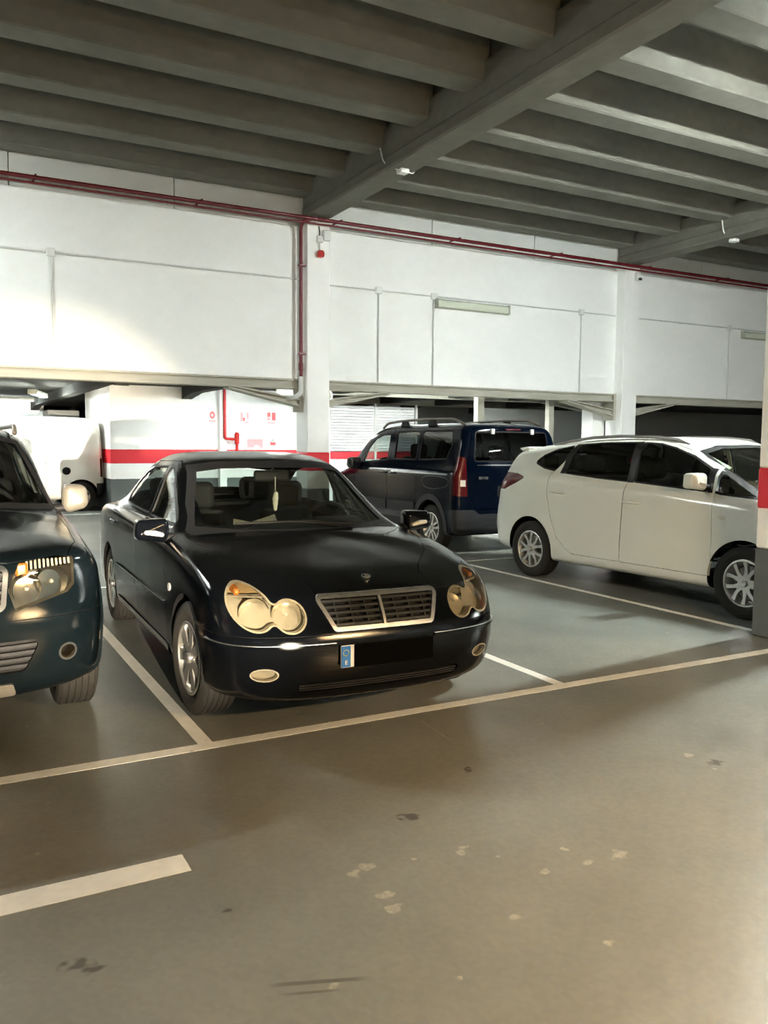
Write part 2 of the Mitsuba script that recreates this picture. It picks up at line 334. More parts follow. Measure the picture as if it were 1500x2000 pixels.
add(k+'__lens', moved(lathe([(0, -.02), (.035, -.02), (.035, .02), (0, .03)], 16), frame((13.38, YC-.1, 5.05), (1, 0, 0), (0, 0, 1), (0, -1, 0))), 'm_dark', 30)
tag(k, 'small white detector box at the top of the second wall column', 'detector')
# conduit loop with a box under the girder
k = numbered('girder_cable')
gx, gy = 5.965, 10.55
add(k+'__cable', tube(bend([(gx-.222, gy+.35, 6.0), (gx-.235, gy+.1, 5.46), (gx-.05, gy-.05, 5.345)], .09), .010, 8), 'm_white', True)
add(k+'__cable', tube(bend([(gx+.05, gy-.05, 5.345), (gx+.20, gy-.02, 5.345), (gx+.235, gy, 5.52)], .06), .010, 8), 'm_white', True)
add(k+'__box', bevel_box(gx-.07, gx+.07, gy-.12, gy+.02, 5.31, 5.37, .01), 'm_white')
tag(k, 'white cable loop with a small box under the middle of the long girder', 'cable')
k = numbered('girder_cable')
gx, gy = 13.275, 10.9
add(k+'__cable', tube(bend([(gx-.222, gy+.1, 6.0), (gx-.235, gy, 5.46), (gx-.05, gy-.05, 5.345)], .09), .012, 8), 'm_white', True)
add(k+'__box', bevel_box(gx-.07, gx+.07, gy-.12, gy+.02, 5.31, 5.37, .01), 'm_white')
tag(k, 'white cable at the right edge under the second girder', 'cable')

# ---------------------------------------------------------------- the lower hall behind the beams
YF = 18.4
def far_wall(x0, x1, y0, y1, key):
    for nm, a, b, m in (('upper', 1.345, 2.72, 'm_wall'), ('red_band', 1.045, 1.345, 'm_red_band'), ('white_band', .71, 1.045, 'm_wall'), ('gray_foot', 0, .71, 'm_gray_band')):
        e = .002 if nm in ('red_band', 'gray_foot') else 0
        put(key+'__'+nm, mikit.ply(box(x0-e, x1+e, y0-e, y1+e, a, b), m))
    tag(key, kind='structure')
far_wall(3.35, 8.40, YF, YF+3.2, 'wall_stairwell')
# pilaster, drain pipe and signs on the stairwell wall
add('wall_stairwell__pilaster', box(5.70, 5.86, YF-.16, YF, 0, 2.72), 'm_white')
k = numbered('hydrant_pipe')
add(k+'__pipe', tube(bend([(5.80, YF-.21, 2.715), (5.80, YF-.21, 1.60), (6.08, YF-.21, 1.58), (6.08, YF-.21, 1.30)], .06), .032, 10), 'm_red', True)
add(k+'__valve', lathe([(0, -.12), (.05, -.12), (.055, .1), (.03, .14), (0, .14)], 16).apply_transform(frame((6.08, YF-.21, 1.60), (1, 0, 0), (0, 0, 1), (0, -1, 0))), 'm_red', 30)
tag(k, 'thin red pipe with an offset coming down the far white wall between the signs', 'pipe')
def sign(x, z, w, h, label, marks, mat='m_sign', group=None):
    k = numbered('safety_sign')
    add(k+'__plate', bevel_box(x-w/2, x+w/2, YF-.012, YF-.001, z-h/2, z+h/2, .002), mat)
    for nm, poly, m in marks:
        s = moved(extrude(affinity.scale(poly, w, h, origin=(0, 0)), .002), frame((x, YF-.012, z), (1, 0, 0), (0, 0, 1), (0, -1, 0)))
        put(k+'__'+nm, mikit.ply(s, m))
    tag(k, label, 'sign')
bx = lambda a, b, c, d: sg.box(a, c, b, d)
sign(5.575, 2.09, .20, .27, 'small fire alarm sign with a red ring, left of the red pipe', [('ring', sg.Point(0, .12).buffer(.30).difference(sg.Point(0, .12).buffer(.13)), 'm_sign_red'), ('caption', bx(-.4, .4, -.42, -.34), 'm_sign_pale')])
sign(6.335, 2.08, .22, .27, 'faded red fire hose sign, middle one of the three on the far wall',
     [('panel', bx(-.45, -.22, -.30, .42), 'm_sign_pale'), ('panel', bx(-.2, .02, -.28, .0), 'm_sign_red'), ('panel', bx(.2, .42, -.1, .42), 'm_sign_pale'), ('caption', bx(.0, .4, -.44, -.34), 'm_sign_pale')])
sign(6.985, 2.08, .22, .29, 'red fire extinguisher sign, rightmost of the three on the far wall',
     [('panel', bx(-.46, -.12, .12, .45), 'm_sign_red'), ('panel', bx(-.46, -.2, -.16, .05), 'm_sign_pale'), ('panel', bx(.05, .46, -.16, .45), 'm_sign_red'), ('caption', bx(-.4, .4, -.40, -.33), 'm_sign_pale')])
sign(6.58, 1.50, .42, .22, 'wide pale red notice low on the far wall behind the roof of the black sedan', [('panel', sg.box(-.46, -.45, .46, .42).difference(sg.Point(.1, -.35).buffer(.16)), 'm_sign_pale')])
sign(7.02, 1.50, .22, .22, 'small white notice with a red mark, right of the wide pale red notice', [('mark', bx(-.3, .3, -.2, .12), 'm_sign_red'), ('mark', bx(-.05, .05, .25, .4), 'm_green')])
# slatted shutter right of the column
k = numbered('roller_shutter')
x0, x1 = 8.45, 10.9
zz = np.linspace(1.32, 2.44, 17)
for a, b in zip(zz[:-1], zz[1:]):
    P = sg.Polygon([(0, a+.006), (-.007, a+.012), (-.007, b-.012), (0, b-.002), (.012, b-.002), (.012, a+.006)])
    put(k+'__slat', mikit.ply(moved(extrude(P, x1-x0-.1), frame((x0+.05, YF+.0, 0), (0, 1, 0), (0, 0, 1), (1, 0, 0))), 'm_shutter'))
for x in (x0, 9.72, x1): add(k+'__guide', box(x-.025, x+.025, YF-.05, YF+.03, 0, 2.50), 'm_white_trim')
add(k+'__red_stripe', box(x0+.03, x1, YF-.03, YF+.02, 1.13, 1.31), 'm_red_band')
add(k+'__base', box(x0+.03, x1, YF-.02, YF+.02, 0, 1.13), 'm_white')
tag(k, 'white slatted shutter with a red stripe, seen between the column and the dark blue van', 'shutter')
add('wall_rear', box(8.4, 34, YF+3, YF+3.2, 0, 2.72), 'm_gray_wall', kind='structure')
add('wall_rear__light_panel', box(9.0, 12.2, YF+2.95, YF+3, 1.2, 2.72), 'm_wall')
# shallow beams and posts below the rear ceiling
def cross_beam(x, y0, y1, w, h):
    P = sg.Polygon([(y0, 2.72), (y0, 2.72-h-.10), (y0+.9, 2.72-h), (y1-.9, 2.72-h), (y1, 2.72-h-.10), (y1, 2.72)])
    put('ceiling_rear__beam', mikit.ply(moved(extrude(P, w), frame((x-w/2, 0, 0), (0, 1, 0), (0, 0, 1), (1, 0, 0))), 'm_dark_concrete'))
for x in (-6.4, -4.0, -1.6, .75, 2.75): cross_beam(x, 14.0, 27.0, .22, .20)
for x in (5.0,): cross_beam(x, 14.0, 18.39, .22, .16)
for x in (7.6, 10.5, 12.2, 14.6, 17.0, 19.4): cross_beam(x, 14.0, 18.35 if x < 8.4 else 21.3, .22, .16)
for y, x0, x1 in ((16.3, 6.3, 14.5), (19.6, 8.5, 16.0)):
    P = sg.Polygon([(x0, 2.72), (x0, 2.36), (x0+1.3, 2.54), (x1-1.3, 2.54), (x1, 2.36), (x1, 2.72)])
    put('ceiling_rear__beam', mikit.ply(moved(extrude(P, .2), frame((0, y, 0), (1, 0, 0), (0, 0, 1), (0, -1, 0))), 'm_beam'))
def post(x, y, w, mat, label):
    k = numbered('post'); add(k+'__shaft', bevel_box(x-w/2, x+w/2, y, y+w, .02, 2.60, .01), mat); add(k+'__base_plate', box(x-w*.8, x+w*.8, y-.05, y+w+.05, 0, .02), mat)
    tag(k, label, 'post')
post(9.80, 13.95, .16, 'm_beam', 'pale square post above the roof of the dark blue van, left one of two')
post(11.62, 13.95, .14, 'm_beam', 'pale square post above the rear of the dark blue van, right one of two')
far_x = 12.62
post(12.95, 13.95, .36, 'm_white', 'white post directly behind the second wall column')
add('wall_shed', box(11.9, 15.35, 16.8, 17.0, 0, 2.40), 'm_gray_wall', kind='structure')
# back of the left part: bright wall strip, box and cabinets behind the white van
add('wall_left_rear', box(-14, 3.0, 27.0, 27.2, 0, 2.72), 'm_wall', kind='structure')
k = numbered('gray_cabinet'); add(k+'__body', bevel_box(2.55, 3.30, 22.2, 23.2, 0, 2.28, .01), 'm_gray_wall'); add(k+'__door', bevel_box(2.60, 3.25, 22.17, 22.21, .1, 2.2, .006), 'm_gray_wall')
tag(k, 'gray cabinet behind the roof of the white van', 'cabinet')
batten('ceiling_lamp', frame((2.05, 19.4, 2.57), (.25, .968, 0), (-.968, .25, 0), (0, 0, 1)), 1.5, np.array(TINT['cool'])*9, 'lit fluorescent batten under the low ceiling above the white van')
for i, (x, y) in enumerate(((5.9, 15.6), (-4.5, 24.0), (1.8, 25.2), (9.3, 14.75))):
    batten('ceiling_lamp', frame((x, y, 2.70), (1, 0, 0), (0, 1, 0), (0, 0, 1)), 1.5, np.array(TINT['cool'])*(13, 5, 8, 24)[i], 'lit fluorescent batten under the low rear ceiling, hidden by the beams', group='hidden battens of the rear hall')
# bulkhead lamp beside the column
k = numbered('bulkhead_lamp')
add(k+'__base', moved(lathe([(0, 0), (.10, 0), (.10, .03), (0, .03)], 28), frame((6.168, YW-.03, 2.36), (0, 1, 0), (1, 0, 0), (0, 0, 1))), 'm_white_trim', 30)
key = numbered(k+'__globe')
scene[key] = mikit.ply(moved(lathe([(.085, .03), (.085, .06), (.075, .10), (.045, .13), (0.001, .14)], 28), frame((6.168, YW-.03, 2.36), (0, 1, 0), (1, 0, 0), (0, 0, 1))), 'm_diffuser', True)
scene[key]['emitter'] = {'type': 'area', 'radiance': {'type': 'rgb', 'value': [60, 60, 55]}}
tag(k, 'small lit bulkhead lamp on the right side of the column, below the beam', 'lamp')
# headlamp beam of the car that waits behind the camera
for i, h in enumerate(HEADLIGHT):
    scene[f'headlight_{i}'] = {'type': 'spot', 'to_world': T().look_at(origin=list(h['pos']), target=list(h['aim']), up=[0, 0, 1]), 'cutoff_angle': h['cutoff'], 'beam_width': h['beam'],
                               'intensity': {'type': 'rgb', 'value': [h['power']*v for v in h['tint']]}}
# ---------------------------------------------------------------- car builder
# A body is a smooth B-spline skin over a net of sections (12 rows from keel to roof centre), mirrored; panels, panes and lamps are cut out of it with prisms.
def bspline(P, n, ghost0, ghost1, it=2):
    """cubic B-spline along axis 0 with given end ghosts (functions of the neighbour row), n samples per span"""
    def ext(C): return np.concatenate([ghost0(C[1:2]), C, ghost1(C[-2:-1])])
    C = P.copy()
    for _ in range(it):
        E = ext(C); C = C+(P-(E[:-2]+4*E[1:-1]+E[2:])/6)
    E = ext(C); out = []
    m = len(P)-1
    for i in range(m):
        for k in range(n):
            t = k/n; w = ((1-t)**3/6, (3*t**3-6*t*t+4)/6, (-3*t**3+3*t*t+3*t+1)/6, t**3/6)
            out.append(sum(w[j]*E[i+j] for j in range(4)))
    out.append((E[m]+4*E[m+1]+E[m+2])/6)
    return np.array(out)
FLIP = np.array([1, -1, 1.0])
def skin(net, n=7, m=6):
    net = np.asarray(net, float)
    A = bspline(net, n, lambda q: q*FLIP, lambda q: q*FLIP)
    B = bspline(np.swapaxes(A, 0, 1), m, lambda q: q*FLIP, lambda q: q*FLIP)
    S = np.swapaxes(B, 0, 1)                                     # (stations, rows, 3)
    S[0, :, 1] = 0; S[-1, :, 1] = 0; S[:, 0, 1] = 0; S[:, -1, 1] = 0
    a, b = S.shape[:2]
    V = np.vstack([S.reshape(-1, 3), (S*FLIP).reshape(-1, 3)])
    i, j = np.meshgrid(np.arange(a-1), np.arange(b-1), indexing='ij')
    q = np.stack([i*b+j, (i+1)*b+j, (i+1)*b+j+1, i*b+j+1], -1).reshape(-1, 4)
    Q = q.reshape(a-1, b-1, 4); flip = np.zeros((a-1, b-1), bool); flip[0, -1] = flip[-1, 0] = True; flip = flip.reshape(-1)   # corner quads: no triangle in the mirror plane
    f = np.vstack([q[~flip][:, [0, 1, 2]], q[~flip][:, [0, 2, 3]], q[flip][:, [0, 1, 3]], q[flip][:, [1, 2, 3]]])
    f = np.vstack([f, f[:, ::-1]+a*b])
    ms = trimesh.Trimesh(V, f, process=False); ms.merge_vertices(digits_vertex=6)
    ms.update_faces(ms.nondegenerate_faces()); ms.remove_unreferenced_vertices()
    if ms.volume < 0: ms.invert()
    return ms
ORIG = {}
def solid(V, Fc, N=None, kind='cut'):
    if N is None: N = np.zeros_like(V)
    M = m3.Manifold(m3.Mesh(np.hstack([V, N]).astype(np.float32), np.asarray(Fc, np.uint32))).as_original()
    if M.is_empty(): raise ValueError('not a solid')
    ORIG[M.original_id()] = kind
    return M
def cutter(M, kind='cut'):
    M = M.as_original()
    ORIG[M.original_id()] = kind
    return M
def faces_of(M):
    """{kind: (triangles (k,3,3), normals (k,3,3) or None)} of a boolean's result"""
    me = M.to_mesh(); vp, tv = np.asarray(me.vert_properties), np.asarray(me.tri_verts)
    out = {}
    for r in range(len(me.run_original_id)):
        a, b = me.run_index[r]//3, me.run_index[r+1]//3
        kind = ORIG.get(int(me.run_original_id[r]), 'cut'); t = tv[a:b]
        if not len(t): continue
        X = vp[t][:, :, :3]; fn = np.cross(X[:, 1]-X[:, 0], X[:, 2]-X[:, 0]); fl = np.linalg.norm(fn, axis=1)
        ok = fl > 1e-12; X, t, fn = X[ok], t[ok], fn[ok]/fl[ok, None]
        if vp.shape[1] >= 6 and kind in ('skin', 'inner'):
            N = vp[t][:, :, 3:6].astype(float); s = np.sign((N*fn[:, None]).sum(-1).sum(1)); N = N*np.where(s == 0, 1, s)[:, None, None]
            l = np.linalg.norm(N, axis=2, keepdims=True); N = np.where(l > 1e-6, N/np.maximum(l, 1e-9), fn[:, None])
            bad = (N*fn[:, None]).sum(-1) < .2; N = np.where(bad[..., None], fn[:, None], N)
        else: N = np.repeat(fn[:, None], 3, 1)
        o = out.setdefault(kind, [[], []]); o[0].append(X); o[1].append(N)
    return {k: (np.concatenate(a), np.concatenate(b)) for k, (a, b) in out.items()}
def shape_of(groups, mat, shift=0.0):
    X = np.concatenate([g[0] for g in groups]).reshape(-1, 3).astype(float); N = np.concatenate([g[1] for g in groups]).reshape(-1, 3)
    X = X+N*shift
    u, first, inv = np.unique(np.round(np.hstack([X*1e4, N*50])).astype(np.int64), axis=0, return_index=True, return_inverse=True)
    V, Nn, Fc = X[first], N[first], inv.reshape(-1, 3)
    Fc = Fc[(Fc[:, 0] != Fc[:, 1]) & (Fc[:, 1] != Fc[:, 2]) & (Fc[:, 0] != Fc[:, 2])]
    path = meshkit.write_ply((V, Fc), normals=Nn)
    return {'type': 'ply', 'filename': path, 'face_normals': False, 'bsdf': {'type': 'ref', 'id': mat}}
def cs(poly):
    ps = []
    for g in getattr(poly, 'geoms', [poly]):
        if g.is_empty: continue
        ps.append(np.array(sg.polygon.orient(g).exterior.coords)[:-1])
        ps += [np.array(i.coords)[:-1] for i in sg.polygon.orient(g).interiors]
    return m3.CrossSection(ps, m3.FillRule.EvenOdd)
def prism(view, poly, a, b, kind='cut'):
    """view 'side': poly in (x, z), extruded over y a..b; 'front': (y, z) over x; 'top': (x, y) over z"""
    M = m3.Manifold.extrude(cs(poly), b-a)
    A = {'side': [[1, 0, 0, 0], [0, 0, 1, a], [0, 1, 0, 0]], 'front': [[0, 0, 1, a], [1, 0, 0, 0], [0, 1, 0, 0]], 'top': [[1, 0, 0, 0], [0, 1, 0, 0], [0, 0, 1, a]]}[view]
    return cutter(M.transform(A), kind)
def smoothpoly(pts, r=.03):
    p = sg.Polygon(pts).buffer(0); return p.buffer(-r, quad_segs=8).buffer(2*r, quad_segs=8).buffer(-r, quad_segs=8)
def curve(pts, n=8):
    """closed Catmull-Rom curve through the points as a polygon"""
    P = np.asarray(pts, float); k = len(P); out = []
    for i in range(k):
        a, b, c, d = P[(i-1) % k], P[i], P[(i+1) % k], P[(i+2) % k]
        for t in np.arange(n)/n: out.append(.5*(2*b+(c-a)*t+(2*a-5*b+4*c-d)*t*t+(3*b-a-3*c+d)*t**3))
    return sg.Polygon(out).buffer(0)
def ell(cx, cy, a, b, rot=0): return affinity.rotate(affinity.scale(sg.Point(cx, cy).buffer(1, quad_segs=16), a, b), rot, origin=(cx, cy))
def mirror(p): return affinity.scale(p, -1, 1, origin=(0, 0))

class Car:
    def __init__(self, name, net, pose, label, cabin, cabin_x, paint):
        self.key = numbered(name); self.paint = paint
        ax, ang = pose; self.tw = T().translate([ax[0], ax[1], 0]).rotate([0, 0, 1], ang)
        self.mesh = skin(net); m = self.mesh
        V, Fc = np.array(m.vertices), np.array(m.faces)
        N = np.zeros_like(V); fn = np.cross(V[Fc[:, 1]]-V[Fc[:, 0]], V[Fc[:, 2]]-V[Fc[:, 0]])
        for k in range(3): np.add.at(N, Fc[:, k], fn)
        N /= np.maximum(np.linalg.norm(N, axis=1, keepdims=True), 1e-12)
        self.V, self.F, self.N = V, Fc, N
        self.M = solid(V, Fc, N, 'skin'); self._in = {}
        hollow = self.inner(.04) ^ prism('side', cabin, -2, 2, 'inner0') if cabin is not None else None
        self.body = self.M-hollow if hollow is not None else self.M
        self.full = self.body
        tag(self.key, label, 'car')
    def inner(self, d):
        if d not in self._in:
            self._in[d] = solid(self.V-self.N*d, self.F, self.N, 'inner')
        return self._in[d]
    def layer(self, d): return self.M-self.inner(d)
    def shell(self, a, b): return self.inner(a)-self.inner(b)
    def tool(self, d, v, p, a, b, kind='cut'):
        """cutter that reaches from outside the skin to a depth d, within a prism"""
        if 'big' not in self._in: self._in['big'] = solid(self.V+self.N*.02, self.F, self.N, 'cut')
        return (self._in['big']-self.inner(d)) ^ prism(v, p, a, b, kind)
    def put(self, name, shape, parent=None, **kw): return put((parent or self.key)+'__'+name, shape, self.tw, **kw)
    def add(self, name, mesh, mat, smooth=False, parent=None, **kw): return self.put(name, mikit.ply(mesh, mat, smooth), parent, **kw)
    def take(self, pr_, name, mat, gap=None, parent=None, depth=.04, inset=0.0, **kw):
        """cut the prism pr_ = (view, poly, a, b) out of the body and put the cut piece back as a part with a gap around it"""
        v, p, a, b = pr_
        self.body = self.body-self.tool(depth, v, p, a, b)
        return (self.full ^ prism(v, p.buffer(-gap, join_style=2) if gap else p, a, b))-self.inner(depth-.004)
    def sheet(self, pr_, name, mat, parent=None, shift=-.004, **kw):
        """the outer skin within a prism as one sheet (panes, lenses)"""
        v, p, a, b = pr_; f = faces_of(self.M ^ prism(v, p, a, b))
        if 'skin' not in f: return None
        return self.put(name, shape_of([f['skin']], mat, shift), parent, **kw)
    def raised(self, pr_, name, mat, h=.006, parent=None, **kw):
        """a piece standing proud of the skin by h within a prism (strips, badges)"""
        v, p, a, b = pr_; key = ('out', h)
        if key not in self._in: self._in[key] = solid(self.V+self.N*h, self.F, self.N, 'skin')
        f = faces_of((self._in[key]-self.inner(.004)) ^ prism(v, p, a, b))
        return self.put(name, shape_of(list(f.values()), mat), parent, **kw)
    def emit(self, M, name, mat, parent=None, dark=None, **kw):
        f = faces_of(M); k = self.put(name, shape_of([g for n, g in f.items() if dark is None or n in ('skin',)], mat), parent, **kw)
        if dark:
            rest = [g for n, g in f.items() if n not in ('skin', 'lamp')]
            if 'lamp' in f: self.put('lamp_recess', shape_of([f['lamp']], 'm_housing'), k)
            if rest: self.put(dark, shape_of(rest, 'm_black'), k)
        return k
    def window(self, pr_, trim, glass, parent, name='window', rim=.018, mat='m_black', **kw):
        """a pane in a rubber frame: opening in the body, black rim on the skin, single-sheet glass"""
        v, p, a, b = pr_
        q = p.buffer(-rim, join_style=1)
        self.body = self.body-self.tool(.06, v, p, a, b)
        fr = self.layer(.016) ^ prism(v, p.difference(q), a, b)
        k = self.put(name, shape_of([faces_of(self.M ^ prism(v, q, a, b))['skin']], glass, -.007), parent, **kw)
        self.put('rubber_frame', shape_of(list(faces_of(fr).values()), mat, -.001), k)
        return k

def rim_shape(R, style):
    """spoke outlines in the wheel's plane"""
    sp = []
    if style == 'five':                       # five broad double spokes
        n = 5
        for i in range(n):
            for s in (-1, 1):
                a0, a1 = s*.13, s*.26
                pts = [(.04, s*.012), (R*.55, s*.035), (R*.97, s*.075), (R*.97, s*.012+s*.02), (R*.5, s*.010), (.04, 0)]
                sp.append(affinity.rotate(sg.Polygon(pts).buffer(.006), 360/n*i+90, origin=(0, 0)))
    elif style == 'seven':
        for i in range(7):
            pts = [(.03, -.022), (R*.5, -.024), (R*.98, -.036), (R*.98, .036), (R*.5, .024), (.03, .022)]
            sp.append(affinity.rotate(sg.Polygon(pts).buffer(.004), 360/7*i+90, origin=(0, 0)))
    elif style == 'ten':
        for i in range(5):
            for s in (-1, 1):
                pts = [(.03, s*.004), (R*.5, s*.018), (R*.98, s*.030), (R*.98, s*.062), (R*.5, s*.044), (.03, s*.026)]
                sp.append(affinity.rotate(sg.Polygon(pts).buffer(.003), 72*i+90, origin=(0, 0)))
    elif style == 'branch':                   # five spokes that fork towards the rim
        for i in range(5):
            for s in (-1, 1):
                pts = [(.03, -.002*s), (R*.42, s*.004), (R*.98, s*.060), (R*.98, s*.105), (R*.60, s*.048), (R*.40, s*.034), (.03, s*.03)]
                sp.append(affinity.rotate(sg.Polygon(pts).buffer(.003), 72*i+90, origin=(0, 0)))
    return union_all(sp+[sg.Point(0, 0).buffer(.066)]).intersection(sg.Point(0, 0).buffer(R*.985))
WHEELS = {}
def wheel_shapes(R, w, Rr, style, mat='m_alloy'):
    key = (R, w, Rr, style, mat)
    if key in WHEELS: return WHEELS[key]
    h = w/2
    prof = [(Rr-.012, -h*.86), (Rr+.02, -h*.97), (R-.05, -h*1.02), (R-.018, -h*.93), (R-.004, -h*.78)]
    for y in np.linspace(-.62, .62, 5): prof += [(R, h*(y-.13)), (R, h*(y+.08)), (R-.008, h*(y+.10)), (R-.008, h*(y+.14)), ]
    prof += [(R, h*.76), (R-.004, h*.80), (R-.018, h*.93), (R-.05, h*1.02), (Rr+.045, h*1.03), (Rr+.02, h*.98), (Rr-.004, h*.88), (Rr-.012, h*.84)]
    tyre = lathe(prof, 72)
    barrel = lathe([(Rr-.03, -h*.8), (Rr-.03, h*.55), (Rr-.022, h*.66), (Rr-.006, h*.80), (Rr+.004, h*.90), (Rr-.004, h*.94), (Rr-.016, h*.92), (Rr-.022, h*.80), (Rr-.05, h*.30), (Rr-.05, -h*.8), (Rr-.03, -h*.8)], 64)
    S = extrude(rim_shape(Rr, style), .035)
    S = S.subdivide_to_size(.03)
    v = S.vertices.copy(); r = np.hypot(v[:, 0], v[:, 1]); top = v[:, 2] > .02
    v[:, 2] = v[:, 2]-.012*(1-np.clip(r/(Rr*.9), 0, 1))**1.0+np.where(top, .006*np.cos(np.clip(r/Rr, 0, 1)*3.1), 0)
    S.vertices = v
    S = moved(S, frame((0, h*.55, 0), (1, 0, 0), (0, 0, -1), (0, 1, 0)))
    cap = lathe([(.001, h*.55+.05), (.024, h*.55+.048), (.030, h*.55+.042), (.032, h*.55+.01)], 28)
    bolts = cat([moved(lathe([(.001, .012), (.008, .011), (.010, .004), (.010, -.02)], 10), frame((.05*math.cos(a), h*.55+.018, .05*math.sin(a)), (1, 0, 0), (0, 1, 0), (0, 0, 1))) for a in np.arange(5)*2*np.pi/5])
    disc = cat([lathe([(.03, -.01), (Rr-.06, -.01), (Rr-.06, .012), (.03, .012)], 48), lathe([(.001, .02), (.075, .02), (.075, -h*.7), (.001, -h*.7)], 24)])
    back = lathe([(Rr-.04, -h*.75), (.001, -h*.75)], 40)
    out = (mikit.ply(tyre, 'm_tyre', 28), mikit.ply(cat([barrel, S]), mat, 30), mikit.ply(cap, mat, 30), mikit.ply(bolts, 'm_steel', 30), mikit.ply(disc, 'm_steel', 30), mikit.ply(back, 'm_black', False))
    WHEELS[key] = out
    return out
def wheels(car, spots, R, w, Rr, style, mat='m_alloy', steer=(0, 0)):
    ty, rim, cap, bolts, disc, back = wheel_shapes(R, w, Rr, style, mat)
    for i, (x, y) in enumerate(spots):
        tw = car.tw.translate([x, y, R]).rotate([0, 0, 1], (180 if y < 0 else 0)+(steer[0] if i < 2 else 0)).rotate([0, 1, 0], 17.0*i)
        k = put(car.key+'__wheel', ty, tw)
        put(k+'__rim', rim, tw); put(k+'__hub_cap', cap, tw); put(k+'__wheel_bolts', bolts, tw); put(k+'__brake_disc', disc, tw); put(k+'__inner_panel', back, tw)
def seats(car, spots, z0, mat='m_seat', back=.62, head=True):
    for x, y, w in spots:
        k = car.add('seat', rbox(x-.28, x+.28, y-w/2, y+w/2, z0, z0+.17, .06), mat, 40)
        b = hull([(x-.26+dx, y+s*(w/2-.07), z0+.16, .06) for s in (-1, 1) for dx in (0, -.04)]+[(x-.26-.24*back+dx, y+s*(w/2-.10), z0+back, .06) for s in (-1, 1) for dx in (0, -.03)])
        car.add('backrest', b, mat, 40, k)
        if head:
            xh = x-.26-.26*back
            n = [y] if w < .7 else [y-w*.3, y+w*.3]
            for yy in n:
                car.add('headrest', hull([(xh-.03, yy+s*.09, z0+back+dz, .055) for s in (-1, 1) for dz in (.10, .20)]), mat, 40, k)
                for s in (-1, 1): car.add('headrest_post', tube([(xh-.02, yy+s*.05, z0+back-.02), (xh-.03, yy+s*.05, z0+back+.12)], .006, 8), 'm_chrome', True, k)
def steering_wheel(car, x, y, z, tilt=25):
    g = np.linspace(0, 2*np.pi, 40, endpoint=False); c, s = math.cos(math.radians(tilt)), math.sin(math.radians(tilt))
    P = np.stack([.185*np.sin(g)*-s*-1, .185*np.cos(g), .185*np.sin(g)*c], -1)
    P[:, 0] = .185*np.sin(g)*s
    k = car.add('steering_wheel', moved(tube(P, .016, 10, True), frame((x, y, z), (1, 0, 0), (0, 1, 0), (0, 0, 1))), 'm_seat', True)
    hub = hull([(x+.03, y+dy, z+dz, .045) for dy in (-.03, .03) for dz in (-.02, .02)])
    sp = [tube([(x+.02, y, z), (x+.17*math.sin(a)*s, y+.17*math.cos(a), z+.17*math.sin(a)*c)], .014, 8) for a in (0.1, math.pi-.1, -math.pi/2)]
    car.add('spokes', cat([hub]+sp), 'm_seat', 40, k)
def lamp_prism(poly, x0=-.2, x1=1.2): return ('front', poly, x0, x1)
def paint(c, a=.035, ior=1.38): return {'type': 'twosided', 'bsdf': {'type': 'roughplastic', 'diffuse_reflectance': {'type': 'rgb', 'value': list(c)}, 'alpha': a, 'int_ior': ior, 'nonlinear': True}}
CAR_MATS = {
    'm_black': pr((.007, .007, .0075), .6, specular=.2), 'm_tyre': pr((.020, .019, .017), .8, specular=.2),
    'm_alloy': pr((.62, .61, .58), .28, metallic=.9), 'm_steel': pr((.30, .29, .28), .4, metallic=.8), 'm_chrome': pr((.88, .88, .87), .30, metallic=1.0),
    'm_reflector': pr((.66, .64, .58), .09, metallic=1.0), 'm_seat': pr((.008, .008, .0085), .8, specular=.15), 'm_beige': pr((.40, .38, .32), .7),
    'm_plate_white': pr((.75, .75, .74), .5), 'm_plate_black': pr((.002, .002, .002), .9, specular=.02), 'm_blue': pr((.02, .16, .50), .5), 'm_amber': pr((.28, .09, .015), .25),
    'm_glass': {'type': 'thindielectric', 'int_ior': 1.5, 'specular_transmittance': {'type': 'rgb', 'value': [.78, .84, .80]}},
    'm_glass_dark': {'type': 'thindielectric', 'int_ior': 1.5, 'specular_transmittance': {'type': 'rgb', 'value': [.10, .115, .12]}},
    'm_glass_black': {'type': 'thindielectric', 'int_ior': 1.5, 'specular_transmittance': {'type': 'rgb', 'value': [.03, .036, .04]}},
    'm_lens': {'type': 'thindielectric', 'int_ior': 1.45, 'specular_transmittance': {'type': 'rgb', 'value': [.95, .94, .90]}},
    'm_red_lens': {'type': 'twosided', 'bsdf': {'type': 'roughplastic', 'diffuse_reflectance': {'type': 'rgb', 'value': [.07, .004, .006]}, 'alpha': .05, 'int_ior': 1.4}},
    'm_mirror': pr((.8, .8, .8), .03, metallic=1.0),
    'm_paint_black': paint((.0035, .0045, .0065)), 'm_paint_teal': paint((.0045, .0085, .011)), 'm_paint_blue': paint((.0015, .005, .014), .035, 1.27), 'm_paint_white': paint((.80, .81, .76)),
    'm_paint_van': pr((.66, .64, .58), .45, specular=.5), 'm_plastic': pr((.018, .019, .021), .6, specular=.3),
    'm_silver': pr((.125, .115, .095), .35, metallic=.3),
}
scene.update(CAR_MATS)
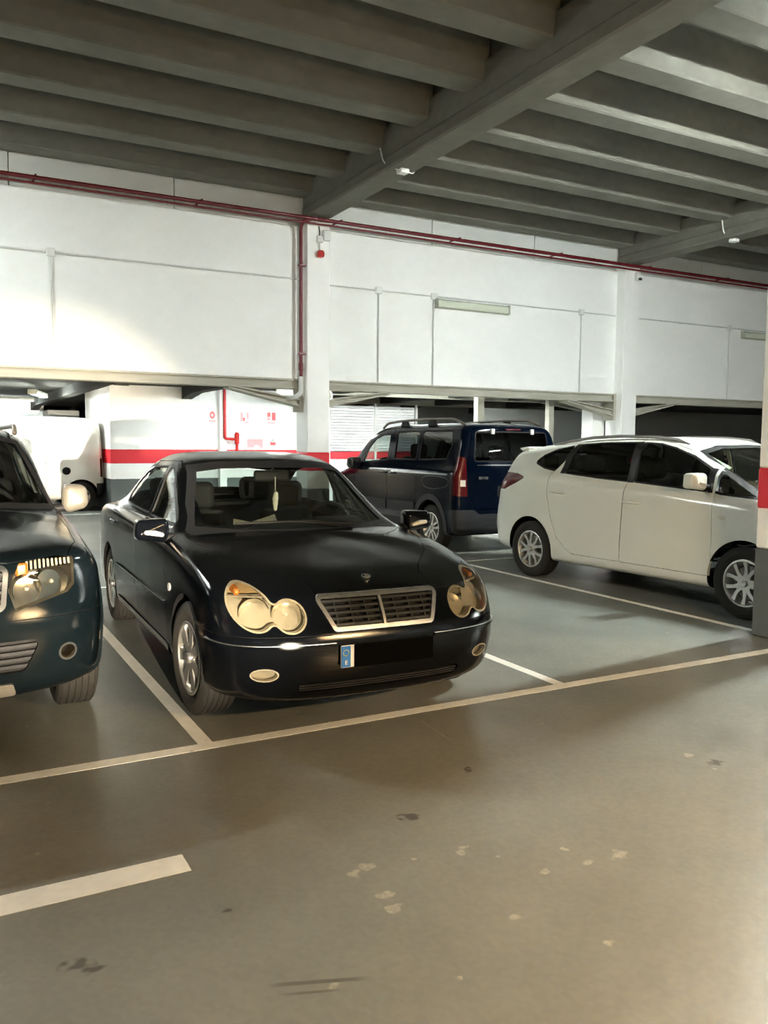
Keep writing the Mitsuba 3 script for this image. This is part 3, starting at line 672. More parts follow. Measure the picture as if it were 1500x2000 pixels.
# ---------------------------------------------------------------- the black sedan
def side_rows(x, W, zb, ws, zs, z3=None, zm=.52, z5=.72, k3=.985, w5=None):
    w5 = w5 or (W*.6+ws*.4)
    return [(x, 0, zb), (x, .6*W, zb), (x, .93*W, zb+.012), (x, k3*W, z3 or zb+.14), (x, W, zm), (x, w5, z5), (x, ws, zs)]
def end_rows(cx, cz, drops, y, wk=(0, .6, .93, .985, 1, 1, 1), kd=(1, 1, 1, 1, 1, 1, 1), s=1, dz=(0,)*7):
    """rows 0-6 of a front (s=1) or rear (s=-1) station: centre profile moved back by drops and out by y"""
    return [(a-s*drops*k, y*w, z+d) for a, z, k, w, d in zip(cx, cz, kd, wk, dz)]
def sedan_net():
    cx = [.30, .58, .705, .765, .79, .770, .705]; cz = [.21, .20, .215, .32, .46, .575, .685]
    L = []
    L.append(end_rows(cx, cz, 0, 0)+[(.665, 0, .738), (.60, 0, .768), (.50, 0, .798), (.36, 0, .83), (.20, 0, .855)])
    L.append(end_rows(cx, cz, .012, .36)+[(.652, .36, .735), (.588, .355, .768), (.48, .34, .80), (.33, .25, .837), (.05, 0, .882)])
    L.append(end_rows(cx, cz, .085, .645, dz=(0, 0, 0, 0, 0, .0, .005))+[(.55, .648, .755), (.47, .64, .785), (.36, .58, .82), (.15, .35, .866), (-.1, 0, .91)])
    L.append(end_rows(cx, cz, .235, .80, dz=(0, 0, 0, 0, 0, .01, .02))+[(.39, .765, .785), (.31, .73, .815), (.22, .62, .85), (.0, .36, .892), (-.22, 0, .93)])
    L.append(side_rows(.32, .858, .20, .838, .735, zm=.46, z5=.60)+[(.24, .80, .812), (.17, .75, .842), (.10, .64, .873), (-.12, .36, .915), (-.31, 0, .947)])
    L.append(side_rows(.0, .868, .19, .850, .80, zm=.48, z5=.66)+[(-.03, .815, .868), (-.08, .765, .892), (-.12, .66, .913), (-.25, .37, .946), (-.37, 0, .963)])
    L.append(side_rows(-.38, .868, .19, .856, .86, zm=.50, z5=.70)+[(-.40, .822, .915), (-.42, .775, .935), (-.42, .69, .950), (-.395, .38, .967), (-.40, 0, .976)])
    L.append(side_rows(-.64, .866, .20, .857, .89, zm=.50, z5=.72)+[(-.66, .805, .950), (-.66, .745, .978), (-.64, .685, .995), (-.51, .37, 1.030), (-.485, 0, 1.037)])
    L.append(side_rows(-.95, .866, .20, .857, .905, zm=.50, z5=.72)+[(-.96, .790, .965), (-.97, .715, 1.090), (-.92, .648, 1.150), (-.80, .36, 1.205), (-.77, 0, 1.212)])
    L.append(side_rows(-1.28, .866, .20, .857, .912, zm=.50, z5=.72)+[(-1.28, .785, .97), (-1.28, .695, 1.17), (-1.22, .595, 1.322), (-1.13, .34, 1.388), (-1.11, 0, 1.398)])
    L.append(side_rows(-1.65, .866, .20, .857, .92, zm=.50, z5=.73)+[(-1.65, .782, .975), (-1.65, .685, 1.19), (-1.65, .578, 1.385), (-1.65, .34, 1.437), (-1.65, 0, 1.446)])
    L.append(side_rows(-2.05, .866, .20, .857, .93, zm=.50, z5=.74)+[(-2.05, .778, .985), (-2.05, .678, 1.19), (-2.07, .568, 1.37), (-2.1, .34, 1.427), (-2.1, 0, 1.437)])
    L.append(side_rows(-2.45, .868, .20, .858, .935, zm=.50, z5=.74)+[(-2.45, .772, .995), (-2.45, .668, 1.16), (-2.48, .560, 1.285), (-2.54, .34, 1.335), (-2.56, 0, 1.345)])
    L.append(side_rows(-2.80, .866, .21, .850, .935, zm=.50, z5=.74)+[(-2.80, .755, .995), (-2.80, .668, 1.075), (-2.83, .58, 1.150), (-2.88, .34, 1.19), (-2.90, 0, 1.20)])
    L.append(side_rows(-3.12, .858, .22, .832, .925, zm=.50, z5=.74)+[(-3.12, .742, .975), (-3.12, .67, 1.005), (-3.12, .58, 1.025), (-3.14, .34, 1.045), (-3.14, 0, 1.05)])
    L.append(side_rows(-3.42, .835, .24, .80, .91, zm=.50, z5=.74)+[(-3.41, .722, .955), (-3.39, .64, .98), (-3.37, .55, .995), (-3.35, .34, 1.01), (-3.34, 0, 1.015)])
    tx = [-3.35, -3.50, -3.62, -3.70, -3.735, -3.715, -3.69]; tz = [.26, .26, .28, .38, .52, .72, .88]
    L.append(end_rows(tx, tz, .11, .74, s=-1)+[(-3.545, .70, .935), (-3.52, .63, .965), (-3.49, .54, .985), (-3.45, .33, 1.0), (-3.44, 0, 1.005)])
    L.append(end_rows(tx, tz, .02, .42, s=-1)+[(-3.655, .42, .945), (-3.63, .41, .972), (-3.60, .38, .988), (-3.55, .28, 1.0), (-3.52, 0, 1.003)])
    L.append(end_rows(tx, tz, 0, 0, s=-1)+[(-3.675, 0, .95), (-3.65, 0, .977), (-3.63, 0, .990), (-3.60, 0, .997), (-3.57, 0, 1.0)])
    return L
def star_badge(car, x, y, z, R, nrm, parent=None):
    """three-pointed star in a ring, lying on the bonnet"""
    ring = sg.Point(0, 0).buffer(R, quad_segs=16).difference(sg.Point(0, 0).buffer(R*.84, quad_segs=16))
    pts = []
    for i in range(6):
        a = math.pi/2+i*math.pi/3; r = R*.9 if i % 2 == 0 else R*.20
        pts.append((r*math.cos(a), r*math.sin(a)))
    m = extrude(union_all([ring, sg.Polygon(pts)]), .004)
    return moved(m, frame((x, y, z), (0, 1, 0), nrm[1], nrm[0]))
def mirror_pair(car, x, z, y0, sy, ry, h, mat, label=None, lit=True, L=.12, arm='m_black'):
    """door mirrors: shell, glass, arm, turn signal strip"""
    for s in (1, -1):
        yc = y0+sy
        k = car.add('door_mirror', hull([(x+.03, s*(y0+.06), z-h*.28, h*.28), (x+.03, s*(y0+.06), z+h*.18, h*.28), (x+.045, s*(y0+sy-.05), z-h*.16, h*.30), (x+.035, s*(y0+sy-.05), z+h*.16, h*.28),
                    (x-.035, s*(y0+.06), z-h*.30, h*.20), (x-.035, s*(y0+.06), z+h*.26, h*.20), (x-.035, s*(y0+sy-.04), z-h*.26, h*.20), (x-.035, s*(y0+sy-.05), z+h*.24, h*.20)], 20), mat, 50)
        car.add('mirror_glass', bevel_box(x-.035-h*.2-.004, x-.03-h*.2, min(s*(y0+.05), s*(y0+sy-.04)), max(s*(y0+.05), s*(y0+sy-.04)), z-h*.38, z+h*.36, .002), 'm_mirror', False, k)
        car.add('mirror_arm', hull([(x+.0, s*(y0-.06), z-h*.42, .028), (x+.03, s*(y0-.06), z-h*.42, .026), (x+.0, s*(y0+.07), z-h*.36, .028), (x+.03, s*(y0+.07), z-h*.36, .026)]), arm, 40, k)
        if lit:
            car.add('turn_signal', hull([(x+.03+h*.27, s*(y0+.07), z-h*.22, .014), (x+.045+h*.26, s*(y0+sy*.5), z-h*.12, .016), (x+.045+h*.26, s*(y0+sy-.07), z-h*.10, .014)]), 'm_signal', 40, k, label='clear turn signal strip')

def build_sedan():
    cabin = smoothpoly([(-.32, .30), (-.32, .90), (-.42, 1.5), (-3.08, 1.5), (-3.08, .30)], .02)
    c = Car('black_sedan', sedan_net(), SEDAN_POSE, 'black four-door sedan parked nose-out in the middle bay, with peanut-shaped headlights and chrome grille', cabin, None, 'm_paint_black')
    # wheel arches
    for x in (0, -2.715):
        for s in (1, -1):
            a, b = (.60, 1.0) if s > 0 else (-1.0, -.60)
            c.body = c.body-prism('side', ell(x, .325, .348, .352), a, b, 'well')
    c.full = c.body
    B = c.key
    # side glass outline, doors
    dlo_f = curve([(-.70, .985), (-1.05, .998), (-1.415, 1.005), (-1.405, 1.20), (-1.425, 1.345), (-1.32, 1.325), (-1.15, 1.262), (-.92, 1.125)], 6)
    dlo_f = smoothpoly([(-.68, .985), (-1.41, 1.002), (-1.43, 1.348), (-1.36, 1.345), (-1.20, 1.285), (-.98, 1.16)], .02)
    dlo_r = smoothpoly([(-1.48, 1.004), (-2.10, 1.018), (-2.42, 1.03), (-2.52, 1.10), (-2.43, 1.19), (-2.20, 1.285), (-1.95, 1.335), (-1.49, 1.352)], .025)
    fd = smoothpoly([(-.50, .30), (-.47, .62), (-.56, .96), (-.66, 1.005), (-.98, 1.19), (-1.22, 1.335), (-1.38, 1.385), (-1.455, 1.385), (-1.455, .30)], .02)
    rd = smoothpoly([(-1.455, .30), (-1.455, 1.385), (-1.95, 1.375), (-2.30, 1.28), (-2.55, 1.15), (-2.60, 1.02), (-2.47, .80), (-2.36, .55), (-2.28, .34), (-2.2, .30)], .02)
    hood = smoothpoly([(.655, -.34), (.655, .34), (.50, .345), (.36, .42), (.12, .60), (-.25, .735), (-.46, .745), (-.40, .40), (-.365, 0), (-.40, -.40), (-.46, -.745), (-.25, -.735), (.12, -.60), (.36, -.42), (.50, -.345)], .02)
    g = .0035
    parts = []
    for s in (1, -1):
        a, b = (.3, 1.0) if s > 0 else (-1.0, -.3)
        for nm, dp, wl in (('front_door', fd, dlo_f), ('rear_door', rd, dlo_r)):
            p = c.take(('side', dp, a, b), nm, None, g)
            p = p-prism('side', wl, a, b)
            parts.append((nm, p, wl, a, b, s))
    hd = c.take(('top', hood, .55, 1.2), 'bonnet', None, g)
    # openings cut from what is left
    ws = smoothpoly([(-.735, .95), (-.70, .995), (-.55, 1.36), (-.36, 1.388), (0, 1.393), (.36, 1.388), (.55, 1.36), (.70, .995), (.735, .95), (.4, .93), (0, .925), (-.4, .93)], .02)
    bl = smoothpoly([(-.64, 1.045), (-.52, 1.30), (-.3, 1.325), (.3, 1.325), (.52, 1.30), (.64, 1.045), (.3, 1.075), (-.3, 1.075)], .03)
    c.window(('front', ws, -1.32, -.1), None, 'm_glass', None, 'windshield', .048)
    c.window(('front', bl, -3.3, -2.3), None, 'm_glass', None, 'rear_window', .03)
    lamp = union_all([ell(.672, .690, .118, .098, 62), ell(.498, .650, .083, .083)]).buffer(.022).buffer(-.044).buffer(.022)
    grille = smoothpoly([(-.362, .742), (.362, .742), (.283, .572), (-.283, .572)], .025)
    hd = hd-prism('front', grille, .3, 1.0)
    fog = ell(.632, .365, .066, .036)
    low = smoothpoly([(-.50, .315), (.50, .315), (.44, .255), (-.44, .255)], .02)
    sid = smoothpoly([(.35, .335), (.52, .335), (.50, .27), (.33, .27)], .015)
    cuts = {}
    for nm, p, d in (('grille', grille, .05), ('lower_intake', low, .05)):
        cuts[nm] = c.tool(d, 'front', p, .2, 1.0)
    for s in (1, -1):
        for nm, p, d in (('headlight', lamp, .075), ('fog_light', fog, .045)):
            q = p if s > 0 else mirror(p)
            C = c.tool(d, 'front', q, .12, 1.0, 'lamp')
            c.body = c.body-C; hd = hd-C
            k = c.sheet(('front', q, .12, 1.0), nm, 'm_lens', shift=.0005)
            f = faces_of(c.inner(d-.004) ^ prism('front', q.buffer(.004), .12, 1.0))
            bowl = faces_of(c.shell(d-.006, d) ^ prism('front', q.buffer(.003), .12, 1.0))
            c.put('housing', shape_of(list(bowl.values()), 'm_housing'), k)
            if nm == 'headlight':
                for (cy, cz, R, xf) in ((.498, .650, .074, .632), (.640, .650, .078, .545)):
                    cup = moved(lathe([(.001, -.055), (R*.4, -.048), (R*.58, -.040), (R*.75, -.028), (R*.9, -.012), (R, .0), (R*1.04, -.004), (R*.8, -.034)], 22), frame((xf, s*cy, cz), (0, 0, 1), (.93, s*.36, .0), (-.36*s*-1*-1, .93, 0)))
                    c.add('reflector', cup, 'm_reflector', False, k)
                    c.add('bulb', hull([(xf-.04, s*cy, cz, .013), (xf-.005, s*cy, cz, .010)]), 'm_bulb', 40, k)
                c.put('indicator_panel', shape_of(list(faces_of(c.shell(.040, .044) ^ prism('front', q.intersection(sg.box(-1, .738, 1, 1)).buffer(-.006), .12, 1.0)).values()), 'm_indicator'), k)
                c.put('divider', shape_of(list(faces_of(c.shell(.02, .03) ^ prism('front', (sg.box(.58, .733, .80, .738) if s > 0 else sg.box(-.80, .733, -.58, .738)).intersection(q.buffer(-.01)), .12, 1.0)).values()), 'm_housing'), k)
                c.add('turn_signal_bulb', hull([(.46, s*.705, .755, .018), (.40, s*.705, .765, .02)]), 'm_amber', 40, k, label='amber turn signal bulb')
                ring = q.difference(q.buffer(-.010))
                fr = faces_of((c.layer(.02)) ^ prism('front', ring, .12, 1.0)); c.put('rim', shape_of(list(fr.values()), 'm_housing', -.001), k)
            else:
                c.add('bulb', hull([(.60, s*.632, .365, .016), (.57, s*.632, .365, .02)]), 'm_bulb', 30, k)
                fr = faces_of((c.layer(.02)) ^ prism('front', q.difference(q.buffer(-.008)), .12, 1.0)); c.put('rim', shape_of(list(fr.values()), 'm_housing', .001), k)
    for nm, C in cuts.items(): c.body = c.body-C
    # grille: frame, bars, divider
    k = c.put('grille', shape_of(list(faces_of(c.shell(.044, .05) ^ prism('front', grille.buffer(.003), .2, 1.0)).values()), 'm_black'))
    o = solid(c.V+c.N*.007, c.F, c.N, 'skin')
    fr = (o-c.inner(.03)) ^ prism('front', grille.buffer(.004).difference(grille.buffer(-.018)), .2, 1.0)
    c.put('chrome_frame', shape_of(list(faces_of(fr).values()), 'm_chrome'), k, label='chrome grille surround')
    fr = (o-c.inner(.03)) ^ prism('front', sg.box(-.008, .57, .008, .74), .2, 1.0)
    c.put('divider', shape_of(list(faces_of(fr).values()), 'm_chrome'), k)
    for i in range(5):
        z = .598+.0275*i; w = .30+.068*(z-.58)/.15
        fr = c.shell(.006, .03) ^ prism('front', sg.box(-w, z-.006, w, z+.006).intersection(grille.buffer(-.01)), .2, 1.0)
        c.put('bar', shape_of(list(faces_of(fr).values()), 'm_grille_bar'), k)
    for i in range(-3, 4):
        if i: c.put('pin', shape_of(list(faces_of(c.shell(.010, .034) ^ prism('front', sg.box(.085*i-.003, .575, .085*i+.003, .735).intersection(grille.buffer(-.012)), .2, 1.0)).values()), 'm_grille_bar'), k)
    k = c.put('lower_intake', shape_of(list(faces_of(c.shell(.04, .05) ^ prism('front', low.buffer(.003), .2, 1.0)).values()), 'm_black'))
    for z in (.272, .285, .298): c.put('slat', shape_of(list(faces_of(c.shell(.004, .02) ^ prism('front', sg.box(-.46, z-.003, .46, z+.003).intersection(low), .2, 1.0)).values()), 'm_plastic'), k)
    # bumper: seam, chrome strips
    seam = sg.box(-1, .552, 1, .557)
    c.body = c.body-c.tool(.012, 'front', seam.difference(sg.box(-.30, .5, .30, .6)), .22, 1.0)
    for s in (1, -1):
        st = sg.box(.285, .497, .90, .516) if s > 0 else sg.box(-.90, .497, -.285, .516)
        c.raised(('front', st, .375, 1.0), 'bumper_strip', c.paint, .008, label='bumper strip with a chrome edge')
        st = sg.box(.285, .5135, .90, .5175) if s > 0 else sg.box(-.90, .5135, -.285, .5175)
        c.raised(('front', st, .375, 1.0), 'bumper_chrome', 'm_chrome', .009)
    # body colours
    c.emit(c.body, 'body', c.paint, dark='recesses')
    c.emit(hd, 'bonnet', c.paint, label='black bonnet with a raised centre')
    for nm, p, wl, a, b, s in parts:
        k = c.emit(p, nm, c.paint)
        q = wl.buffer(-.012)
        c.put('window', shape_of([faces_of(c.M ^ prism('side', q, a, b))['skin']], 'm_glass_side', -.006), k)
        c.put('window_frame', shape_of(list(faces_of((c.layer(.02)) ^ prism('side', wl.difference(q), a, b)).values()), 'm_black', .0006), k)
        xm, zm = (-1.30, .86) if nm == 'front_door' else (-2.33, .885)
        yv = .868*s
        c.add('handle', hull([(xm-.09, yv+s*.012, zm, .012), (xm+.09, yv+s*.012, zm-.002, .012), (xm, yv+s*.024, zm, .012)]), c.paint, 40, k)
        strip = sg.box(-1.45, .50, -.52, .56) if nm == 'front_door' else sg.box(-2.24, .50, -1.46, .56)
        c.raised(('side', strip, a, b), 'side_moulding', c.paint, .012, k)
        c.raised(('side', sg.box(strip.bounds[0], .552, strip.bounds[2], .558), a, b), 'moulding_trim', 'm_dark_chrome', .014, k)
        bl_ = wl.bounds
        c.raised(('side', sg.Polygon([(bl_[0]-.02, .985 if s else 0), (bl_[2]+.02, .985), (bl_[2]+.02, .972), (bl_[0]-.02, .99)]), a, b), 'waist_trim', 'm_dark_chrome', .004, k)
    for s in (1, -1):
        a, b = (.3, 1.0) if s > 0 else (-1.0, -.3)
        c.raised(('side', ell(-.20-.17, .66, .028, .024), a, b), 'side_repeater', 'm_signal', .006, label='clear round side repeater')
        c.raised(('side', sg.box(-2.28, .235, -.45, .30), a, b), 'sill', c.paint, .010)
    mirror_pair(c, -.60, .985, .80, .235, .2, .14, c.paint)
    # plate with its blue band
    k = c.add('number_plate', bevel_box(.796, .806, -.268, .262, .388, .502, .003), 'm_plate_white', label='white number plate with a blue band on the left, its middle blacked out')
    c.add('blue_band', box(.805, .8075, -.266, -.216, .391, .499), 'm_blue', False, k, label='blue country band')
    e = moved(meshkit.text_mesh('E', .020, .001, True), frame((.8075, -.248, .405), (0, 1, 0), (0, 0, 1), (1, 0, 0))); c.add('country_letter', e, 'm_plate_white', False, k)
    st = [moved(extrude(affinity.rotate(sg.Polygon([(0, .004), (.001, .001), (.004, 0), (.001, -.001), (0, -.004), (-.001, -.001), (-.004, 0), (-.001, .001)]), 0), .001), frame((.8075, -.241+.015*math.cos(a), .465+.015*math.sin(a)), (0, 1, 0), (0, 0, 1), (1, 0, 0))) for a in np.arange(12)*math.pi/6]
    c.add('star_ring', cat(st), 'm_star_yellow', False, k)
    c.add('blacked_out_field', bevel_box(.805, .809, -.196, .266, .386, .504, .002), 'm_plate_black', False, k)
    n = np.array([.24, 0, .97])
    c.add('star_badge', star_badge(c, .53, 0, .800, .026, (n/np.linalg.norm(n), np.array([-.97, 0, .24]))), 'm_chrome', False, label='small round chrome star badge')
    # cabin
    seats(c, [(-1.30, .36, .50), (-1.30, -.36, .50), (-2.15, 0, 1.30)], .36, back=.60)
    seat2 = [k_ for k_ in scene if k_.startswith(B+'__seat')]
    c.add('dashboard', hull([(-.50, s*.60, .90, .06) for s in (1, -1)]+[(-.72, s*.62, .93, .05) for s in (1, -1)]+[(-.80, s*.62, .84, .06) for s in (1, -1)]+[(-.62, s*.62, .66, .08) for s in (1, -1)]), 'm_seat', 40)
    c.add('instrument_hood', hull([(-.70, .36+dy, .97, .05) for dy in (-.14, .14)]+[(-.78, .36+dy, .95, .04) for dy in (-.14, .14)]), 'm_seat', 40)
    steering_wheel(c, -.92, .36, .93)
    k = c.add('rear_view_mirror', hull([(-1.02, y, 1.285+dz, .02) for y in (-.11, .11) for dz in (-.02, .02)]), 'm_black', 40)
    c.add('mirror_stem', tube([(-1.02, 0, 1.30), (-1.0, 0, 1.345)], .012, 8), 'm_black', True, k)
    c.add('hanging_charm', cat([tube([(-1.0, .02, 1.28), (-1.0, .02, 1.18)], .003, 6), hull([(-1.0, .02, 1.12, .022), (-1.0, .025, 1.16, .016)]), hull([(-1.0, .02, 1.05, .012), (-1.0, .02, 1.10, .02)])]), 'm_beige', 40, label='charm hanging from the mirror')
    c.add('papers', cat([moved(box(-.10, .10, -.14, .14, 0, .006), trimesh.transformations.euler_matrix(.5, .9, .2)@np.eye(4)).apply_translation((-1.32, .02, .86)), moved(box(-.07, .07, -.10, .10, 0, .005), trimesh.transformations.euler_matrix(-.4, 1.0, -.3)).apply_translation((-1.30, -.10, .88))]), 'm_paper', False, label='pale papers between the front seats')
    c.add('parcel_shelf', box(-3.0, -2.55, -.62, .62, .955, .985), 'm_seat')
    for s in (1, -1):
        k = c.add('wiper', tube(bend([(-.40, s*.05+.30, .985), (-.46, s*.05, 1.015), (-.47, s*.05-.38, 1.010)], .05), .009, 6), 'm_black', True)
    wheels(c, [(0, .753), (0, -.753), (-2.715, .745), (-2.715, -.745)], .316, .205, .205, 'seven', steer=(4, 4))
    c.add('underbody', box(-3.2, .45, -.60, .60, .17, .24), 'm_black')
    return c
scene.update({'m_housing': pr((.30, .27, .20), .3, metallic=.35), 'm_bulb': pr((.60, .56, .46), .15, metallic=.5), 'm_grille_bar': pr((.055, .058, .058), .35, metallic=.6), 'm_dark_chrome': pr((.22, .23, .24), .2, metallic=.9),
    'm_indicator': pr((.30, .21, .10), .3, metallic=.2), 'm_signal': pr((.72, .68, .58), .15, metallic=.3), 'm_star_yellow': pr((.75, .6, .05), .5), 'm_paper': pr((.55, .58, .52), .7),
    'm_glass_side': {'type': 'thindielectric', 'int_ior': 1.5, 'specular_transmittance': {'type': 'rgb', 'value': [.62, .68, .65]}}})
SEDAN_POSE = ((2.07, 4.51), -91.7)
build_sedan()
# ---------------------------------------------------------------- the white minivan on the right
def minivan_net():
    cx = [.40, .66, .80, .86, .895, .87, .80]; cz = [.24, .23, .25, .36, .50, .66, .78]
    L = []
    L.append(end_rows(cx, cz, 0, 0)+[(.76, 0, .83), (.71, 0, .86), (.64, 0, .90), (.55, 0, .945), (.46, 0, .985)])
    L.append(end_rows(cx, cz, .015, .38)+[(.745, .38, .83), (.69, .375, .865), (.62, .36, .905), (.50, .26, .965), (.40, 0, 1.01)])
    L.append(end_rows(cx, cz, .10, .68)+[(.61, .68, .86), (.55, .67, .90), (.48, .60, .945), (.36, .36, 1.02), (.33, 0, 1.04)])
    L.append(end_rows(cx, cz, .27, .845, dz=(0, 0, 0, 0, 0, .02, .04))+[(.43, .81, .90), (.38, .775, .94), (.32, .66, .985), (.26, .37, 1.06), (.27, 0, 1.075)])
    L.append(side_rows(.36, .897, .23, .875, .86, zm=.52, z5=.72)+[(.28, .84, .945), (.22, .80, .98), (.20, .69, 1.02), (.20, .38, 1.10), (.21, 0, 1.115)])
    L.append(side_rows(.06, .903, .22, .886, .94, zm=.55, z5=.76)+[(.05, .845, 1.035), (.0, .800, 1.09), (.0, .715, 1.125), (.10, .38, 1.175), (.13, 0, 1.185)])
    L.append(side_rows(-.35, .903, .22, .890, .985, zm=.55, z5=.78)+[(-.36, .840, 1.075), (-.38, .775, 1.20), (-.42, .690, 1.295), (-.28, .37, 1.36), (-.24, 0, 1.37)])
    L.append(side_rows(-.72, .903, .22, .892, 1.02, zm=.55, z5=.79)+[(-.72, .838, 1.105), (-.73, .755, 1.32), (-.78, .655, 1.475), (-.66, .36, 1.525), (-.63, 0, 1.535)])
    L.append(side_rows(-1.08, .903, .22, .893, 1.05, zm=.55, z5=.80)+[(-1.08, .836, 1.13), (-1.08, .752, 1.375), (-1.10, .650, 1.550), (-1.05, .36, 1.592), (-1.04, 0, 1.598)])
    L.append(side_rows(-1.55, .903, .22, .893, 1.07, zm=.55, z5=.81)+[(-1.55, .834, 1.155), (-1.55, .752, 1.40), (-1.55, .645, 1.570), (-1.55, .36, 1.608), (-1.55, 0, 1.615)])
    L.append(side_rows(-2.05, .903, .22, .893, 1.10, zm=.55, z5=.82)+[(-2.05, .830, 1.19), (-2.05, .748, 1.40), (-2.05, .640, 1.552), (-2.05, .36, 1.592), (-2.05, 0, 1.60)])
    L.append(side_rows(-2.55, .903, .22, .890, 1.13, zm=.55, z5=.84)+[(-2.55, .820, 1.245), (-2.55, .738, 1.39), (-2.55, .632, 1.508), (-2.55, .36, 1.552), (-2.55, 0, 1.56)])
    L.append(side_rows(-2.92, .897, .24, .872, 1.14, zm=.56, z5=.85)+[(-2.92, .800, 1.25), (-2.92, .725, 1.37), (-2.92, .625, 1.470), (-2.93, .36, 1.520), (-2.93, 0, 1.53)])
    tx = [-3.15, -3.40, -3.56, -3.605, -3.625, -3.575, -3.52]; tz = [.27, .26, .29, .42, .60, .86, 1.03]
    up = lambda d, k: [(-3.465+d, .60*k if 0 else 0, 1.15)]
    L.append(end_rows(tx, tz, .36, .862, s=-1, kd=(1, 1, 1, 1, 1, .95, .85), dz=(0, 0, 0, 0, 0, .02, .06))+[(-3.19, .795, 1.20), (-3.17, .725, 1.32), (-3.12, .625, 1.435), (-3.13, .36, 1.49), (-3.13, 0, 1.50)])
    L.append(end_rows(tx, tz, .13, .745, s=-1, dz=(0, 0, 0, 0, 0, .01, .03))+[(-3.34, .715, 1.18), (-3.29, .675, 1.31), (-3.22, .60, 1.43), (-3.22, .36, 1.485), (-3.21, 0, 1.495)])
    L.append(end_rows(tx, tz, .02, .42, s=-1)+[(-3.445, .42, 1.16), (-3.385, .41, 1.30), (-3.315, .385, 1.43), (-3.29, .28, 1.478), (-3.26, 0, 1.490)])
    L.append(end_rows(tx, tz, 0, 0, s=-1)+[(-3.465, 0, 1.15), (-3.405, 0, 1.29), (-3.34, 0, 1.425), (-3.325, 0, 1.472), (-3.29, 0, 1.487)])
    return L
def build_minivan():
    cabin = smoothpoly([(.18, .34), (.14, 1.7), (-3.7, 1.7), (-3.7, .55)], .02)
    c = Car('white_minivan', minivan_net(), KIA_POSE, 'white minivan parked nose-out on the right, half hidden by the pillar with the red band', cabin, None, 'm_paint_white')
    for x in (0, -2.75):
        for s in (1, -1):
            a, b = (.62, 1.0) if s > 0 else (-1.0, -.62)
            c.body = c.body-prism('side', ell(x, .33, .362, .372), a, b, 'well')
    c.full = c.body
    g = .0035
    quarter = smoothpoly([(.13, 1.055), (-.30, 1.082), (-.385, 1.098), (-.43, 1.305), (-.32, 1.275)], .012)
    wf = smoothpoly([(-.435, 1.098), (-1.30, 1.150), (-1.31, 1.555), (-1.10, 1.543), (-.92, 1.505), (-.70, 1.43), (-.475, 1.315)], .02)
    wr = smoothpoly([(-1.375, 1.150), (-1.80, 1.172), (-2.26, 1.205), (-2.235, 1.40), (-2.16, 1.530), (-1.80, 1.552), (-1.385, 1.556)], .02)
    w3 = smoothpoly([(-2.325, 1.212), (-2.60, 1.25), (-2.82, 1.315), (-2.70, 1.405), (-2.52, 1.472), (-2.235, 1.525), (-2.305, 1.40)], .03)
    fd = smoothpoly([(-.335, .34), (-.325, .7), (-.34, 1.02), (-.40, 1.325), (-.70, 1.46), (-.95, 1.54), (-1.14, 1.575), (-1.343, 1.585), (-1.405, .34)], .02)
    rd = smoothpoly([(-1.405, .34), (-1.343, 1.585), (-1.80, 1.58), (-2.19, 1.553), (-2.29, 1.39), (-2.45, 1.20), (-2.475, 1.0), (-2.40, .70), (-2.30, .50), (-2.13, .36), (-2.05, .34)], .03)
    parts = []
    for s in (1, -1):
        a, b = (.3, 1.0) if s > 0 else (-1.0, -.3)
        for nm, dp, wl in (('front_door', fd, wf), ('rear_door', rd, wr)):
            p = c.take(('side', dp, a, b), nm, None, g); parts.append((nm, p-prism('side', wl, a, b), wl, a, b, s))
    hood = smoothpoly([(.735, -.40), (.735, .40), (.60, .60), (.36, .72), (.20, .74), (.26, .40), (.285, 0), (.26, -.40), (.20, -.74), (.36, -.72), (.60, -.60)], .03)
    hd = c.take(('top', hood, .6, 1.3), 'bonnet', None, g)
    ws = smoothpoly([(-.77, 1.03), (-.725, 1.12), (-.60, 1.475), (-.40, 1.525), (0, 1.535), (.40, 1.525), (.60, 1.475), (.725, 1.12), (.77, 1.03), (.4, 1.03), (0, 1.04), (-.4, 1.03)], .02)
    c.window(('front', ws, -.80, .32), None, 'm_glass', None, 'windshield', .028)
    bl = smoothpoly([(-.66, 1.10), (-.56, 1.43), (.56, 1.43), (.66, 1.10)], .05)
    c.window(('front', bl, -3.6, -3.0), None, 'm_glass_dark', None, 'rear_window', .02)
    for s in (1, -1):
        a, b = (.3, 1.0) if s > 0 else (-1.0, -.3)
        c.window(('side', quarter, a, b), None, 'm_glass_dark', None, 'quarter_window', .02)
        c.window(('side', w3, a, b), None, 'm_glass_dark', None, 'rear_side_window', .018)
        # tail lamp wrapping the corner
        tl = smoothpoly([(-2.86, 1.145), (-3.02, 1.185), (-3.6, 1.195), (-3.6, .99), (-3.22, .99), (-3.02, 1.07)], .015)
        ta, tb = (.60, 1.0) if s > 0 else (-1.0, -.60); L = c.tool(.05, 'side', tl, ta, tb)
        c.body = c.body-L
        c.emit(c.layer(.045) ^ prism('side', tl.buffer(-.002), ta+.002, tb-.002), 'tail_light', 'm_red_lens', label='dark red wrap-around tail light')
        # head lamp
        hl = smoothpoly([(.40, .80), (.72, .72), (.70, .62), (.42, .70)], .02) if s > 0 else mirror(smoothpoly([(.40, .80), (.72, .72), (.70, .62), (.42, .70)], .02))
        hp = curve([(.36, .70), (.52, .73), (.74, .86), (.84, .92), (.82, .80), (.66, .70), (.48, .655)], 6); hp = hp if s > 0 else mirror(hp)
        L = c.tool(.05, 'front', hp, .2, 1.1, 'lamp'); c.body = c.body-L; hd = hd-L
        k = c.sheet(('front', hp, .2, 1.1), 'headlight', 'm_lens', shift=.0005)
